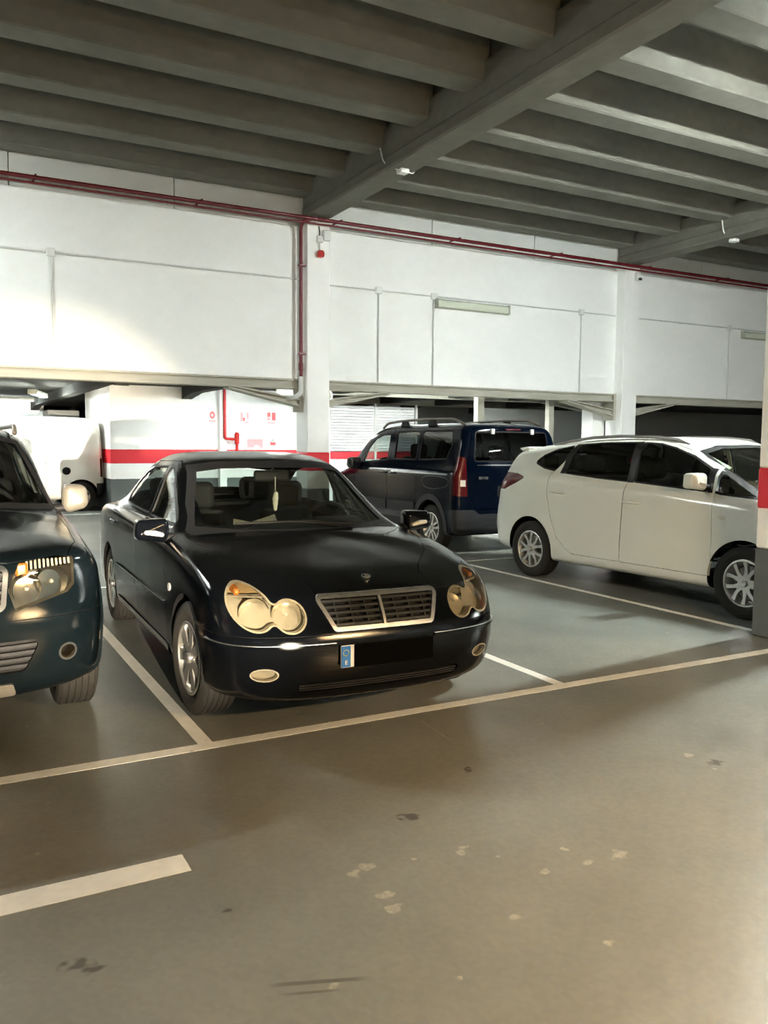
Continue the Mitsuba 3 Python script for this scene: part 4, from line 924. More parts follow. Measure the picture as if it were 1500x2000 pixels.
        c.put('housing', shape_of(list(faces_of(c.shell(.044, .05) ^ prism('front', hp.buffer(.003), .2, 1.1)).values()), 'm_housing'), k)
    fog = ell(.66, .42, .07, .05)
    for q in (fog, mirror(fog)):
        c.body = c.body-c.tool(.03, 'front', q, .2, 1.1); c.emit(c.layer(.026) ^ prism('front', q.buffer(-.003), .2, 1.1), 'fog_light', 'm_housing')
    gr = smoothpoly([(-.45, .76), (.45, .76), (.36, .66), (-.36, .66)], .03); lo = smoothpoly([(-.55, .48), (.55, .48), (.48, .32), (-.48, .32)], .03)
    for nm, q in (('grille', gr), ('lower_intake', lo)):
        C = c.tool(.04, 'front', q, .2, 1.1); c.body = c.body-C; hd = hd-C
        k = c.emit(c.shell(.032, .04) ^ prism('front', q.buffer(.003), .2, 1.1), nm, 'm_black')
        b = q.bounds
        for z in np.linspace(b[1]+.02, b[3]-.02, 4): c.emit(c.shell(.01, .03) ^ prism('front', sg.box(b[0], z-.005, b[2], z+.005).intersection(q.buffer(-.004)), .2, 1.1), 'bar', 'm_plastic', k)
    hatch = smoothpoly([(-.66, .62), (-.74, .95), (-.70, 1.2), (-.60, 1.47), (.60, 1.47), (.70, 1.2), (.74, .95), (.66, .62)], .04)
    c.body = c.body-c.tool(.012, 'front', hatch.difference(hatch.buffer(-.006)), -3.7, -3.1)
    c.emit(c.body, 'body', c.paint, dark='recesses')
    c.emit(hd, 'bonnet', c.paint)
    for nm, p, wl, a, b, s in parts:
        k = c.emit(p, nm, c.paint)
        q = wl.buffer(-.014)
        c.put('window', shape_of([faces_of(c.M ^ prism('side', q, a, b))['skin']], 'm_glass_dark' if nm == 'rear_door' else 'm_glass_side', -.006), k)
        c.put('window_frame', shape_of(list(faces_of(c.layer(.02) ^ prism('side', wl.difference(q), a, b)).values()), 'm_black', .0006), k)
        xm, zm = (-1.27, .955) if nm == 'front_door' else (-2.30, 1.005)
        yv = .893*s
        c.add('handle', hull([(xm-.10, yv+s*.010, zm, .012), (xm+.10, yv+s*.012, zm-.004, .013), (xm, yv+s*.030, zm, .012)]), c.paint, 40, k)
    for s in (1, -1):
        a, b = (.3, 1.0) if s > 0 else (-1.0, -.3)
        # black pillars between the panes, black rail trim
        c.raised(('side', sg.Polygon([(-1.30, 1.148), (-1.375, 1.15), (-1.39, 1.558), (-1.31, 1.557)]), a, b), 'door_pillar_trim', 'm_gloss_black', .003)
        c.raised(('side', sg.Polygon([(-2.262, 1.205), (-2.325, 1.21), (-2.31, 1.40), (-2.235, 1.528), (-2.16, 1.532), (-2.235, 1.40)]), a, b), 'door_pillar_trim', 'm_gloss_black', .003)
        c.raised(('side', sg.Polygon([(-.385, 1.095), (-.435, 1.098), (-.48, 1.318), (-.425, 1.308)]), a, b), 'door_pillar_trim', 'm_gloss_black', .003)
        c.raised(('side', ell(-.235, .885, .035, .016), a, b), 'side_repeater', 'm_signal', .006)
        rail = tube([(-.85, s*.565, 1.530), (-.98, s*.58, 1.578), (-1.25, s*.585, 1.606), (-1.7, s*.585, 1.615), (-2.1, s*.58, 1.600), (-2.45, s*.575, 1.560), (-2.70, s*.56, 1.515)], [.012, .015, .016, .016, .016, .015, .012], 8)
        c.add('roof_rail', rail, 'm_steel', True, label='gray roof rail')
    mirror_pair(c, -.47, 1.205, .85, .23, .2, .155, c.paint)
    sp = [(x, y, z) for x, y, z in ()]
    c.add('roof_spoiler', hull([(-3.16, s*.56, 1.478, .018) for s in (1, -1)]+[(-3.36, s*.50, 1.470, .010) for s in (1, -1)]+[(-3.20, s*.60, 1.455, .016) for s in (1, -1)]), c.paint, 50)
    c.add('number_plate', bevel_box(-3.632, -3.62, -.26, .26, .70, .81, .003), 'm_plate_white')
    seats(c, [(-.95, .38, .52), (-.95, -.38, .52), (-1.80, 0, 1.30), (-2.6, 0, 1.1)], .52, back=.62)
    c.add('dashboard', hull([(.02, s*.62, 1.00, .06) for s in (1, -1)]+[(-.30, s*.66, 1.02, .05) for s in (1, -1)]+[(-.36, s*.66, .90, .06) for s in (1, -1)]+[(-.2, s*.66, .72, .08) for s in (1, -1)]), 'm_seat', 40)
    steering_wheel(c, -.50, .38, 1.03, 35)
    wheels(c, [(0, .775), (0, -.775), (-2.75, .78), (-2.75, -.78)], .322, .205, .210, 'branch')
    c.add('underbody', box(-3.1, .5, -.62, .62, .19, .27), 'm_black')
    return c
scene.update({'m_gloss_black': pr((.010, .010, .011), .15, specular=.5, clearcoat=1.0)})
KIA_POSE = ((7.08, 4.88), -86.33)
build_minivan()
# ---------------------------------------------------------------- the dark blue van-shaped car behind
def leisure_net():
    cx = [.40, .66, .80, .84, .86, .84, .80]; cz = [.26, .25, .28, .40, .56, .74, .90]
    L = []
    L.append(end_rows(cx, cz, 0, 0)+[(.77, 0, .965), (.70, 0, 1.0), (.60, 0, 1.025), (.48, 0, 1.05), (.35, 0, 1.07)])
    L.append(end_rows(cx, cz, .015, .40)+[(.755, .40, .965), (.68, .39, 1.0), (.57, .37, 1.03), (.42, .26, 1.06), (.28, 0, 1.085)])
    L.append(end_rows(cx, cz, .09, .70)+[(.66, .70, .97), (.58, .69, 1.005), (.46, .60, 1.04), (.30, .36, 1.08), (.20, 0, 1.10)])
    L.append(end_rows(cx, cz, .25, .865, dz=(0, 0, 0, 0, 0, 0, .01))+[(.50, .83, .985), (.44, .79, 1.02), (.32, .68, 1.06), (.18, .37, 1.10), (.13, 0, 1.112)])
    L.append(side_rows(.36, .918, .24, .895, .93, zm=.56, z5=.76)+[(.32, .86, 1.005), (.28, .815, 1.04), (.18, .70, 1.08), (.08, .37, 1.115), (.07, 0, 1.125)])
    L.append(side_rows(.02, .924, .23, .900, 1.00, zm=.58, z5=.80)+[(.0, .862, 1.085), (-.02, .815, 1.12), (-.02, .71, 1.15), (.02, .38, 1.165), (.02, 0, 1.175)])
    L.append(side_rows(-.30, .924, .23, .904, 1.06, zm=.60, z5=.83)+[(-.30, .868, 1.16), (-.30, .815, 1.29), (-.32, .725, 1.37), (-.20, .38, 1.42), (-.19, 0, 1.43)])
    L.append(side_rows(-.60, .924, .23, .906, 1.10, zm=.60, z5=.85)+[(-.60, .868, 1.20), (-.60, .800, 1.45), (-.62, .715, 1.60), (-.52, .38, 1.665), (-.50, 0, 1.675)])
    L.append(side_rows(-.98, .924, .23, .906, 1.11, zm=.60, z5=.86)+[(-.98, .868, 1.22), (-.98, .800, 1.51), (-.98, .715, 1.735), (-.95, .38, 1.785), (-.94, 0, 1.795)])
    for x, z in ((-1.45, 1.815), (-2.0, 1.825), (-2.6, 1.827), (-3.05, 1.822)):
        L.append(side_rows(x, .924, .23, .906, 1.11, zm=.60, z5=.86)+[(x, .868, 1.23), (x, .805, 1.52), (x, .715, 1.765), (x, .38, z-.008), (x, 0, z)])
    tx = [-3.15, -3.38, -3.50, -3.53, -3.54, -3.53, -3.525]; tz = [.30, .29, .32, .42, .56, .84, 1.10]
    L.append(side_rows(-3.32, .918, .26, .900, 1.11, zm=.60, z5=.86)+[(-3.32, .860, 1.23), (-3.31, .800, 1.52), (-3.28, .708, 1.755), (-3.28, .38, 1.802), (-3.28, 0, 1.81)])
    L.append(end_rows(tx, tz, .075, .86, s=-1, wk=(0, .6, .93, .99, 1.01, 1.0, .99))+[(-3.445, .825, 1.24), (-3.435, .765, 1.52), (-3.405, .665, 1.725), (-3.38, .38, 1.782), (-3.37, 0, 1.79)])
    L.append(end_rows(tx, tz, .008, .46, s=-1)+[(-3.515, .455, 1.25), (-3.50, .44, 1.52), (-3.465, .40, 1.72), (-3.435, .30, 1.76), (-3.41, 0, 1.778)])
    L.append(end_rows(tx, tz, 0, 0, s=-1)+[(-3.52, 0, 1.25), (-3.505, 0, 1.52), (-3.475, 0, 1.72), (-3.455, 0, 1.755), (-3.43, 0, 1.772)])
    return L
def build_leisure():
    cabin = smoothpoly([(.02, .40), (.0, 1.9), (-3.7, 1.9), (-3.7, .5)], .02)
    c = Car('dark_blue_leisure_van', leisure_net(), RIF_POSE, 'dark blue leisure van with roof rails behind the black sedan, rear to the camera', cabin, None, 'm_paint_blue')
    for x in (0, -2.785):
        for s in (1, -1):
            a, b = (.63, 1.0) if s > 0 else (-1.0, -.63)
            c.body = c.body-prism('side', ell(x, .34, .372, .385), a, b, 'well')
    c.full = c.body
    g = .004
    wf = smoothpoly([(-.56, 1.205), (-1.08, 1.235), (-1.42, 1.262), (-1.40, 1.67), (-1.12, 1.665), (-.88, 1.60), (-.66, 1.44)], .03)
    w2 = smoothpoly([(-1.60, 1.275), (-2.29, 1.275), (-2.27, 1.715), (-1.58, 1.715)], .05)
    w3 = smoothpoly([(-2.36, 1.275), (-3.10, 1.30), (-3.20, 1.52), (-3.15, 1.715), (-2.34, 1.718)], .06)
    fd = smoothpoly([(-.36, .40), (-.36, .80), (-.40, 1.13), (-.62, 1.48), (-.85, 1.66), (-1.10, 1.745), (-1.475, 1.748), (-1.52, .40)], .03)
    sd = smoothpoly([(-1.52, .40), (-1.475, 1.748), (-2.33, 1.75), (-2.36, 1.10), (-2.40, .62), (-2.34, .40)], .03)
    parts = []
    for s in (1, -1):
        a, b = (.3, 1.0) if s > 0 else (-1.0, -.3)
        for nm, dp, wl in (('front_door', fd, wf), ('sliding_door', sd, w2)):
            p = c.take(('side', dp, a, b), nm, None, g); parts.append((nm, p-prism('side', wl, a, b), wl, a, b, s))
        c.window(('side', w3, a, b), None, 'm_glass_dark', None, 'rear_side_window', .022)
    ws = smoothpoly([(-.82, 1.13), (-.68, 1.60), (-.40, 1.70), (0, 1.715), (.40, 1.70), (.68, 1.60), (.82, 1.13), (.4, 1.20), (-.4, 1.20)], .02)
    c.window(('front', ws, -.70, .1), None, 'm_glass', None, 'windshield', .03)
    # tailgate with its big window
    tg = smoothpoly([(-.62, .62), (-.715, .80), (-.735, 1.30), (-.66, 1.735), (.66, 1.735), (.735, 1.30), (.715, .80), (.62, .62)], .05)
    tgp = c.take(('front', tg, -3.7, -3.2), 'tailgate', None, .005, depth=.05)
    rw = smoothpoly([(-.66, 1.275), (-.615, 1.70), (.615, 1.70), (.66, 1.275)], .06)
    tgp = tgp-prism('front', rw, -3.7, -3.2)
    for s in (1, -1):
        a, b = (.3, 1.0) if s > 0 else (-1.0, -.3)
        tl = smoothpoly([(.745, .80), (.99, .82), (.99, 1.33), (.90, 1.37), (.762, 1.33)], .02)
        q = tl if s > 0 else mirror(tl)
        sp_ = ('front', q, -3.6, -3.37)
        c.body = c.body-c.tool(.05, *sp_)
        RV = sg.box(.77, .94, .845, 1.03); RV = RV if s > 0 else mirror(RV)
        L = (c.M ^ prism(*sp_))-c.inner(.045)
        k = c.emit(L ^ prism('front', sg.box(-1, .80, 1, 1.40).difference(RV), -3.7, -3.3), 'tail_light', 'm_red_lens', label='tall red tail light')
        c.emit(L ^ prism('front', RV.buffer(-.001), -3.7, -3.3), 'reversing_light', 'm_signal', k, label='clear reversing lamp')
        hp = curve([(.50, .78), (.62, .92), (.78, .97), (.86, .94), (.85, .84), (.72, .76)], 6); hp = hp if s > 0 else mirror(hp)
        c.body = c.body-c.tool(.05, 'front', hp, .1, 1.1, 'lamp')
        k = c.sheet(('front', hp, .1, 1.1), 'headlight', 'm_lens', shift=.0005)
        c.put('housing', shape_of(list(faces_of(c.shell(.044, .05) ^ prism('front', hp.buffer(.003), .1, 1.1)).values()), 'm_housing'), k)
    gr = smoothpoly([(-.45, .78), (.45, .78), (.38, .66), (-.38, .66)], .03)
    c.body = c.body-c.tool(.04, 'front', gr, .2, 1.1)
    c.emit(c.shell(.032, .04) ^ prism('front', gr.buffer(.003), .2, 1.1), 'grille', 'm_black')
    c.emit(c.body, 'body', c.paint, dark='recesses')
    k = c.emit(tgp, 'tailgate', 'm_paint_blue')
    q = rw.buffer(-.02)
    c.put('rear_window', shape_of([faces_of(c.M ^ prism('front', q, -3.7, -3.2))['skin']], 'm_glass_black', -.006), k)
    c.put('window_frame', shape_of(list(faces_of(c.layer(.02) ^ prism('front', rw.difference(q), -3.7, -3.2)).values()), 'm_black', .0006), k)
    c.add('brake_light', bevel_box(-3.50, -3.452, -.13, .13, 1.712, 1.740, .006), 'm_red_lens', False, k, label='high red brake light')
    for y in (.34, -.34): c.add('hinge', bevel_box(-3.50, -3.46, y-.03, y+.03, 1.655, 1.735, .008), 'm_conduit', False, k)
    c.raised(('front', sg.box(-.60, 1.225, .60, 1.24), -3.7, -3.4), 'chrome_line', 'm_dark_chrome', .004, k)
    c.emit(c.shell(.006, .008) ^ prism('front', sg.box(-.6, .63, .6, .64), -3.7, -3.4), 'lower_seam', 'm_black', k)
    c.raised(('front', sg.box(-.28, .80, .28, .94), -3.7, -3.4), 'number_plate_recess', 'm_black', .003, k)
    t = moved(meshkit.text_mesh('RIFTER', .032, .004, True), frame((-3.537, .60, 1.04), (0, -1, 0), (0, 0, 1), (-1, 0, 0))); c.add('badge_lettering', t, 'm_chrome', False, k)
    for nm, p, wl, a, b, s in parts:
        k = c.emit(p, nm, c.paint)
        q = wl.buffer(-.018)
        c.put('window', shape_of([faces_of(c.M ^ prism('side', q, a, b))['skin']], 'm_glass_side' if nm == 'front_door' else 'm_glass_dark', -.006), k)
        c.put('window_frame', shape_of(list(faces_of(c.layer(.02) ^ prism('side', wl.difference(q), a, b)).values()), 'm_black', .0006), k)
        xm, zm = (-1.38, 1.07) if nm == 'front_door' else (-1.68, 1.07)
        c.add('handle', hull([(xm-.09, .905*s+s*.012, zm, .013), (xm+.09, .905*s+s*.012, zm, .013), (xm, .905*s+s*.028, zm, .012)]), c.paint, 40, k)
        st = sg.box(-1.50, .50, -.40, .66) if nm == 'front_door' else sg.box(-2.36, .50, -1.54, .66)
        c.raised(('side', st.buffer(-.02).buffer(.02), a, b), 'side_moulding', 'm_plastic', .014, k)
    for s in (1, -1):
        a, b = (.3, 1.0) if s > 0 else (-1.0, -.3)
        c.raised(('side', sg.box(-3.22, 1.085, -1.62, 1.11) if s else None, a, b), 'sliding_rail', 'm_dark_chrome', .004, label='bright sliding-door rail')
        for x in (0, -2.785):
            ring = ell(x, .34, .455, .475).difference(ell(x, .34, .372, .385)).intersection(sg.box(x-.6, .24, x+.6, .9))
            c.raised(('side', ring, a, b), 'wheel_arch_trim', 'm_plastic', .010)
        c.raised(('side', sg.box(-2.34, .20, -.44, .40), a, b), 'sill', 'm_plastic', .008)
        if s > 0:
            fl = curve([(-2.56, .97), (-2.62, 1.05), (-2.95, 1.065), (-3.24, 1.03), (-3.20, .93), (-2.90, .885), (-2.66, .90)], 6)
            c.body; c.emit(c.shell(-.003, .004) ^ prism('side', fl.difference(fl.buffer(-.004)), a, b), 'fuel_flap_seam', 'm_dark_chrome')
        rail = tube(bend([(-.92, s*.66, 1.765), (-1.08, s*.67, 1.84), (-1.5, s*.675, 1.868), (-2.3, s*.675, 1.882), (-3.0, s*.67, 1.872), (-3.28, s*.66, 1.79)], .08, 5), .019, 10)
        k = c.add('roof_rail', rail, 'm_silver', True, label='silver roof rail')
        for x in (-1.65, -2.45): c.add('rail_foot', hull([(x-.10, s*.672, 1.79, .022), (x+.10, s*.672, 1.79, .022), (x-.06, s*.674, 1.86, .018), (x+.06, s*.674, 1.86, .018)]), 'm_black', 40, k)
    c.raised(('front', smoothpoly([(-.95, .27), (.95, .27), (.95, .62), (.66, .62), (.58, .56), (-.58, .56), (-.66, .62), (-.95, .62)], .02), -3.8, -3.36), 'rear_bumper', 'm_plastic', .012, label='dark plastic rear bumper')
    mirror_pair(c, -.50, 1.20, .87, .22, .2, .20, 'm_gloss_black')
    seats(c, [(-1.15, .40, .62), (-1.15, -.40, .62), (-2.1, 0, 1.3)], .62, back=.64)
    c.add('dashboard', hull([(-.12, s*.64, 1.10, .06) for s in (1, -1)]+[(-.42, s*.66, 1.12, .05) for s in (1, -1)]+[(-.46, s*.66, .98, .06) for s in (1, -1)]+[(-.3, s*.66, .78, .08) for s in (1, -1)]), 'm_seat', 40)
    steering_wheel(c, -.62, .40, 1.12, 35)
    wheels(c, [(0, .79), (0, -.79), (-2.785, .80), (-2.785, -.80)], .325, .205, .215, 'ten')
    c.add('underbody', box(-3.1, .5, -.62, .62, .22, .30), 'm_black')
    return c
RIF_POSE = ((7.155, 12.90), 90.0)
build_leisure()
# ---------------------------------------------------------------- the dark teal off-roader at the left edge
def suv_net():
    cx = [.42, .64, .74, .78, .80, .78, .745]; cz = [.27, .26, .29, .40, .56, .70, .82]
    L = []
    L.append(end_rows(cx, cz, 0, 0)+[(.725, 0, .905), (.68, 0, .945), (.60, 0, .965), (.46, 0, .985), (.32, 0, 1.0)])
    L.append(end_rows(cx, cz, .01, .38)+[(.715, .38, .905), (.67, .375, .945), (.58, .36, .972), (.40, .26, .995), (.22, 0, 1.012)])
    L.append(end_rows(cx, cz, .085, .685)+[(.645, .69, .91), (.60, .68, .955), (.50, .60, .99), (.26, .36, 1.018), (.08, 0, 1.03)])
    L.append(end_rows(cx, cz, .22, .855, dz=(0, 0, 0, 0, 0, .01, .02))+[(.50, .825, .925), (.45, .79, .965), (.34, .67, 1.01), (.10, .37, 1.042), (-.08, 0, 1.053)])
    L.append(side_rows(.30, .905, .28, .885, .87, zm=.60, z5=.76)+[(.27, .845, .945), (.22, .80, .98), (.14, .685, 1.025), (-.08, .37, 1.06), (-.22, 0, 1.07)])
    L.append(side_rows(.0, .911, .26, .895, .90, zm=.62, z5=.78)+[(-.02, .85, .975), (-.05, .805, 1.008), (-.10, .70, 1.045), (-.24, .37, 1.08), (-.34, 0, 1.09)])
    L.append(side_rows(-.36, .908, .25, .892, .95, zm=.60, z5=.79)+[(-.38, .85, 1.015), (-.40, .805, 1.04), (-.42, .71, 1.065), (-.42, .38, 1.10), (-.46, 0, 1.11)])
    L.append(side_rows(-.68, .905, .25, .888, .98, zm=.58, z5=.80)+[(-.70, .84, 1.055), (-.70, .775, 1.12), (-.68, .71, 1.15), (-.58, .38, 1.19), (-.565, 0, 1.20)])
    L.append(side_rows(-.98, .905, .25, .886, .99, zm=.58, z5=.80)+[(-.98, .83, 1.075), (-1.0, .745, 1.28), (-.98, .675, 1.345), (-.86, .37, 1.41), (-.83, 0, 1.42)])
    L.append(side_rows(-1.32, .905, .25, .886, 1.0, zm=.58, z5=.80)+[(-1.32, .825, 1.085), (-1.33, .735, 1.36), (-1.29, .635, 1.525), (-1.20, .35, 1.575), (-1.18, 0, 1.585)])
    for x, z in ((-1.75, 1.625), (-2.25, 1.625)):
        L.append(side_rows(x, .905, .25, .886, 1.02, zm=.58, z5=.81)+[(x, .822, 1.10), (x, .735, 1.37), (x, .625, 1.57), (x, .35, z-.008), (x, 0, z)])
    L.append(side_rows(-2.75, .908, .26, .888, 1.05, zm=.60, z5=.83)+[(-2.75, .82, 1.13), (-2.75, .735, 1.36), (-2.76, .62, 1.535), (-2.77, .35, 1.585), (-2.77, 0, 1.595)])
    tx = [-3.05, -3.28, -3.42, -3.47, -3.49, -3.46, -3.42]; tz = [.32, .31, .34, .46, .60, .84, 1.03]
    L.append(side_rows(-3.15, .900, .30, .875, 1.05, zm=.60, z5=.83)+[(-3.10, .80, 1.14), (-3.04, .715, 1.35), (-2.98, .60, 1.50), (-3.0, .34, 1.55), (-3.0, 0, 1.56)])
    L.append(end_rows(tx, tz, .11, .80, s=-1)+[(-3.25, .74, 1.14), (-3.18, .67, 1.34), (-3.08, .57, 1.485), (-3.08, .33, 1.53), (-3.07, 0, 1.54)])
    L.append(end_rows(tx, tz, .015, .42, s=-1)+[(-3.36, .42, 1.15), (-3.27, .41, 1.34), (-3.17, .37, 1.48), (-3.14, .26, 1.52), (-3.11, 0, 1.53)])
    L.append(end_rows(tx, tz, 0, 0, s=-1)+[(-3.375, 0, 1.15), (-3.285, 0, 1.34), (-3.19, 0, 1.475), (-3.17, 0, 1.51), (-3.14, 0, 1.522)])
    return L
def build_suv():
    cabin = smoothpoly([(-.42, .42), (-.44, 1.7), (-3.6, 1.7), (-3.6, .5)], .02)
    c = Car('dark_teal_offroader', [[(x, y*.955, z) for x, y, z in st] for st in suv_net()], SUV_POSE, 'dark teal off-roader at the left edge, with square headlights and silver mirrors', cabin, None, 'm_paint_teal')
    for x in (0, -2.673):
        for s in (1, -1):
            a, b = (.57, 1.0) if s > 0 else (-1.0, -.57)
            c.body = c.body-prism('side', ell(x, .36, .392, .405), a, b, 'well')
    c.full = c.body
    g = .004
    wf = smoothpoly([(-.86, 1.075), (-1.60, 1.105), (-1.62, 1.52), (-1.42, 1.51), (-1.22, 1.42)], .02)
    wr = smoothpoly([(-1.69, 1.11), (-2.45, 1.15), (-2.55, 1.24), (-2.50, 1.50), (-1.70, 1.525)], .03)
    fd = smoothpoly([(-.55, .42), (-.52, .75), (-.60, 1.04), (-.84, 1.13), (-1.16, 1.45), (-1.34, 1.555), (-1.65, 1.56), (-1.65, .42)], .02)
    rd = smoothpoly([(-1.65, .42), (-1.65, 1.56), (-2.40, 1.545), (-2.60, 1.30), (-2.56, 1.05), (-2.36, .75), (-2.24, .46), (-2.16, .42)], .03)
    parts = []
    for s in (1, -1):
        a, b = (.3, 1.0) if s > 0 else (-1.0, -.3)
        for nm, dp, wl in (('front_door', fd, wf), ('rear_door', rd, wr)):
            p = c.take(('side', dp, a, b), nm, None, g); parts.append((nm, p-prism('side', wl, a, b), wl, a, b, s))
    hood = smoothpoly([(.70, -.38), (.70, .38), (.64, .66), (.40, .735), (.0, .755), (-.40, .765), (-.44, .40), (-.455, 0), (-.44, -.40), (-.40, -.765), (.0, -.755), (.40, -.735), (.64, -.66)], .02)
    hd = c.take(('top', hood, .80, 1.3), 'bonnet', None, g)
    ws = smoothpoly([(-.77, 1.085), (-.60, 1.52), (-.38, 1.575), (0, 1.588), (.38, 1.575), (.60, 1.52), (.77, 1.085), (.4, 1.11), (0, 1.12), (-.4, 1.11)], .02)
    c.window(('front', ws, -1.30, -.1), None, 'm_glass', None, 'windshield', .03)
    bl = smoothpoly([(-.62, 1.15), (-.52, 1.46), (.52, 1.46), (.62, 1.15)], .05)
    c.window(('front', bl, -3.6, -2.9), None, 'm_glass_dark', None, 'rear_window', .02)
    lamp = smoothpoly([(.375, .80), (.405, .70), (.655, .765), (.69, .80), (.69, .935), (.60, .945), (.43, .925)], .012)
    grille = smoothpoly([(-.365, .905), (.365, .905), (.345, .72), (-.345, .72)], .025)
    low = smoothpoly([(-.52, .56), (.52, .56), (.44, .40), (-.44, .40)], .03)
    fog = ell(.645, .47, .038, .038)
    for nm, q in (('grille', grille), ('lower_intake', low)):
        C = c.tool(.05, 'front', q, .2, 1.1); c.body = c.body-C; hd = hd-C
        k = c.emit(c.shell(.04, .05) ^ prism('front', q.buffer(.003), .2, 1.1), nm, 'm_black')
        b = q.bounds
        for z in np.linspace(b[1]+.03, b[3]-.03, 4): c.emit(c.shell(.006, .035) ^ prism('front', sg.box(b[0], z-.008, b[2], z+.008).intersection(q.buffer(-.004)), .2, 1.1), 'bar', 'm_plastic', k)
        if nm == 'grille': c.raised(('front', q.buffer(.018).difference(q.buffer(-.006)), .2, 1.1), 'grille_frame', 'm_dark_chrome', .006, k)
    for s in (1, -1):
        q = lamp if s > 0 else mirror(lamp)
        C = c.tool(.08, 'front', q, .15, 1.1, 'lamp'); c.body = c.body-C; hd = hd-C
        k = c.sheet(('front', q, .15, 1.1), 'headlight', 'm_lens', shift=.0005)
        c.put('housing', shape_of(list(faces_of(c.shell(.074, .08) ^ prism('front', q.buffer(.003), .15, 1.1)).values()), 'm_reflector'), k)
        for cy, cz, R, xf in ((.465, .790, .072, .665), (.585, .815, .080, .63)):
            cup = moved(lathe([(.001, -.05), (R*.4, -.044), (R*.75, -.026), (R, .0), (R*1.05, -.004), (R*.8, -.03)], 36), frame((xf, s*cy, cz), (0, 0, 1), (.98, s*.2, 0), (-.2*s, .98, 0)))
            c.add('reflector', cup, 'm_reflector', 30, k); c.add('bulb', hull([(xf-.03, s*cy, cz, .014), (xf+.0, s*cy, cz, .010)]), 'm_bulb', 40, k)
        for i in range(11): c.add('flute', hull([(.655-.035*i/10-.004, s*(.47+.02*i), .885+.002*i, .006), (.64-.035*i/10-.004, s*(.47+.02*i), .925, .006)], 8), 'm_bulb', 40, k)
        c.add('turn_signal', hull([(.652, s*(.43+d), z, .014) for d in (0, .03) for z in (.865, .905)]), 'm_amber', 40, k, label='amber turn signal')
        q = fog if s > 0 else mirror(fog)
        c.body = c.body-c.tool(.04, 'front', q, .15, 1.1, 'lamp')
        k = c.sheet(('front', q, .15, 1.1), 'fog_light', 'm_lens', shift=.0005)
        c.put('housing', shape_of(list(faces_of(c.shell(.034, .04) ^ prism('front', q.buffer(.003), .15, 1.1)).values()), 'm_reflector'), k)
        c.raised(('front', q.buffer(.008).difference(q.buffer(-.003)), .15, 1.1), 'rim', 'm_dark_chrome', .004, k)
        c.add('bulb', hull([(.64, s*.645, .47, .012), (.62, s*.645, .47, .014)]), 'm_bulb', 40, k)
        ring = ell(0, .36, .475, .495).difference(ell(0, .36, .392, .405)).intersection(sg.box(-.6, .26, .6, .9))
        a, b = (.3, 1.0) if s > 0 else (-1.0, -.3)
        for x in (0, -2.673): c.raised(('side', affinity.translate(ring, x, 0), a, b), 'wheel_arch_flare', c.paint, .014)
        c.raised(('side', sg.box(-2.24, .24, -.45, .42), a, b), 'sill', 'm_plastic', .008)
        rail = tube(bend([(-1.25, s*.585, 1.57), (-1.35, s*.59, 1.62), (-2.7, s*.585, 1.62), (-2.85, s*.58, 1.56)], .06, 5), .016, 8); c.add('roof_rail', rail, 'm_silver', True)
    c.raised(('front', smoothpoly([(-.40, .285), (.40, .285), (.385, .35), (-.385, .35)], .015), .3, 1.1), 'skid_plate', 'm_silver', .022, label='silver skid plate')
    c.body = c.body-c.tool(.012, 'front', sg.box(-.95, .655, -.40, .66).union(sg.box(.40, .655, .95, .66)), .16, 1.1)
    c.emit(c.body, 'body', c.paint, dark='recesses')
    c.emit(hd, 'bonnet', c.paint)
    for nm, p, wl, a, b, s in parts:
        k = c.emit(p, nm, c.paint); q = wl.buffer(-.018)
        c.put('window', shape_of([faces_of(c.M ^ prism('side', q, a, b))['skin']], 'm_glass_side', -.006), k)
        c.put('window_frame', shape_of(list(faces_of(c.layer(.02) ^ prism('side', wl.difference(q), a, b)).values()), 'm_black', .0006), k)
    mirror_pair(c, -.72, 1.155, .80, .17, .2, .18, 'm_silver', lit=False)
    c.add('number_plate', bevel_box(.806, .814, -.26, .26, .60, .71, .003), 'm_plate_white')
    seats(c, [(-1.35, .37, .54), (-1.35, -.37, .54), (-2.2, 0, 1.25)], .56, back=.62)
    c.add('dashboard', hull([(-.60, s*.62, 1.03, .05) for s in (1, -1)]+[(-.78, s*.66, 1.03, .05) for s in (1, -1)]+[(-.82, s*.66, .90, .06) for s in (1, -1)]+[(-.7, s*.66, .76, .08) for s in (1, -1)]), 'm_seat', 40)
    steering_wheel(c, -.95, .37, 1.05, 30)
    wheels(c, [(0, .752), (0, -.752), (-2.673, .752), (-2.673, -.752)], .342, .215, .21, 'five')
    c.add('underbody', box(-3.0, .5, -.60, .60, .24, .32), 'm_black')
    return c
SUV_POSE = ((-.075, 5.07), -90.0)
build_suv()
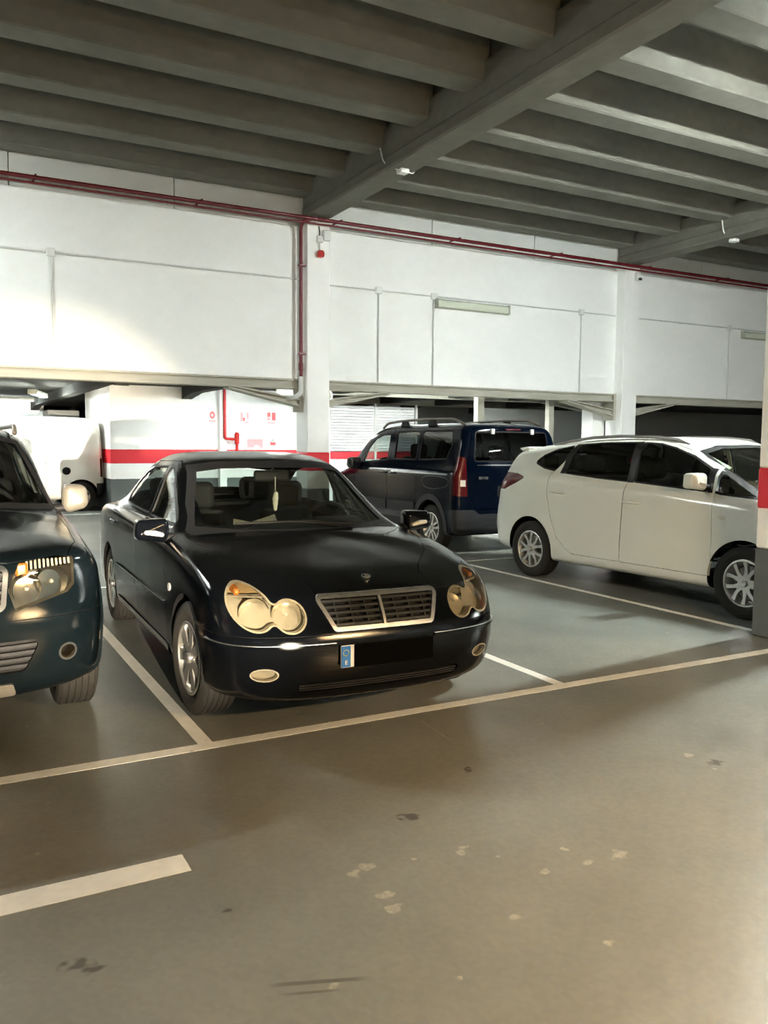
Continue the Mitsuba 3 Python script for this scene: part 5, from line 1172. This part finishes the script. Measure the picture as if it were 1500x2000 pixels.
# ---------------------------------------------------------------- the white panel van in the lower hall
def build_van():
    net = [[(x*1.2, y*1.05, z*1.12 if z > .6 else z*1.12) for x, y, z in st] for st in leisure_net()]
    cabin = smoothpoly([(.02, .45), (.0, 2.1), (-1.7, 2.1), (-1.7, .5)], .02)
    c = Car('white_panel_van', net, VAN_POSE, 'white panel van standing sideways in the lower hall at the left, lit by headlights', cabin, None, 'm_paint_van')
    for x in (0, -3.70):
        for s in (1, -1):
            a, b = (.66, 1.1) if s > 0 else (-1.1, -.66)
            c.body = c.body-prism('side', ell(x, .33, .36, .36), a, b, 'well')
    c.full = c.body
    wf = smoothpoly([(-.68, 1.36), (-1.30, 1.38), (-1.68, 1.40), (-1.66, 1.86), (-1.34, 1.85), (-1.06, 1.78), (-.80, 1.61)], .03)
    fd = smoothpoly([(-.43, .45), (-.43, .90), (-.48, 1.27), (-.74, 1.66), (-1.02, 1.85), (-1.32, 1.94), (-1.77, 1.95), (-1.82, .45)], .03)
    sd = smoothpoly([(-1.82, .50), (-1.80, 1.93), (-3.0, 1.93), (-3.0, .50)], .04)
    ws = smoothpoly([(-.86, 1.27), (-.71, 1.79), (-.42, 1.90), (0, 1.92), (.42, 1.90), (.71, 1.79), (.86, 1.27), (.4, 1.35), (-.4, 1.35)], .02)
    c.window(('front', ws, -.84, .12), None, 'm_glass', None, 'windshield', .03)
    for s in (1, -1):
        a, b = (.3, 1.1) if s > 0 else (-1.1, -.3)
        p = c.take(('side', fd, a, b), 'front_door', None, .004)-prism('side', wf, a, b)
        k = c.emit(p, 'front_door', c.paint); q = wf.buffer(-.018)
        c.put('window', shape_of([faces_of(c.M ^ prism('side', q, a, b))['skin']], 'm_glass_side', -.006), k)
        k = c.emit(c.take(('side', sd, a, b), 'load_door', None, .004), 'load_door', c.paint)
        c.raised(('side', sg.box(-4.15, 1.17, -1.9, 1.20), a, b), 'side_rail', c.paint, .006)
        tl = sg.box(.88, .74, 1.05, 1.14); tl = tl if s > 0 else mirror(tl)
        c.body = c.body-c.tool(.04, 'front', tl, -4.4, -4.10); c.emit((c.M ^ prism('front', tl.buffer(-.003), -4.4, -4.103))-c.inner(.036), 'tail_light', 'm_red_lens')
        hp = curve([(.52, .87), (.65, 1.03), (.82, 1.08), (.90, 1.05), (.89, .94), (.75, .85)], 6); hp = hp if s > 0 else mirror(hp)
        c.body = c.body-c.tool(.05, 'front', hp, .1, 1.2, 'lamp')
        k = c.sheet(('front', hp, .1, 1.2), 'headlight', 'm_lens', shift=.0005)
        c.put('housing', shape_of(list(faces_of(c.shell(.044, .05) ^ prism('front', hp.buffer(.003), .1, 1.2)).values()), 'm_housing'), k)
    cap = ell(-3.405, .875, .075, .072)
    c.body = c.body-c.tool(.05, 'side', cap, .3, 1.1)
    k = c.emit(c.shell(.04, .05) ^ prism('side', cap.buffer(.002), .3, 1.1), 'fuel_filler', 'm_black', label='round dark fuel filler')
    c.raised(('side', cap.buffer(.010).difference(cap), .3, 1.1), 'rim', 'm_plastic', .004, k)
    c.raised(('side', sg.box(-4.4, .26, -4.02, .60), -1.1, 1.1), 'rear_bumper', 'm_plastic', .012, label='dark rear bumper corner')
    c.emit(c.body, 'body', c.paint, dark='recesses')
    mirror_pair(c, -.58, 1.34, .92, .22, .2, .22, 'm_plastic')
    seats(c, [(-1.3, .42, .52), (-1.3, -.42, .52)], .66, back=.66)
    steering_wheel(c, -.72, .42, 1.25, 35)
    wheels(c, [(0, .82), (0, -.82), (-3.70, .83), (-3.70, -.83)], .315, .195, .19, 'seven', 'm_steel')
    c.add('underbody', box(-4.0, .6, -.62, .62, .24, .32), 'm_black')
VAN_POSE = ((-.88, 19.87), 180.0)
build_van()
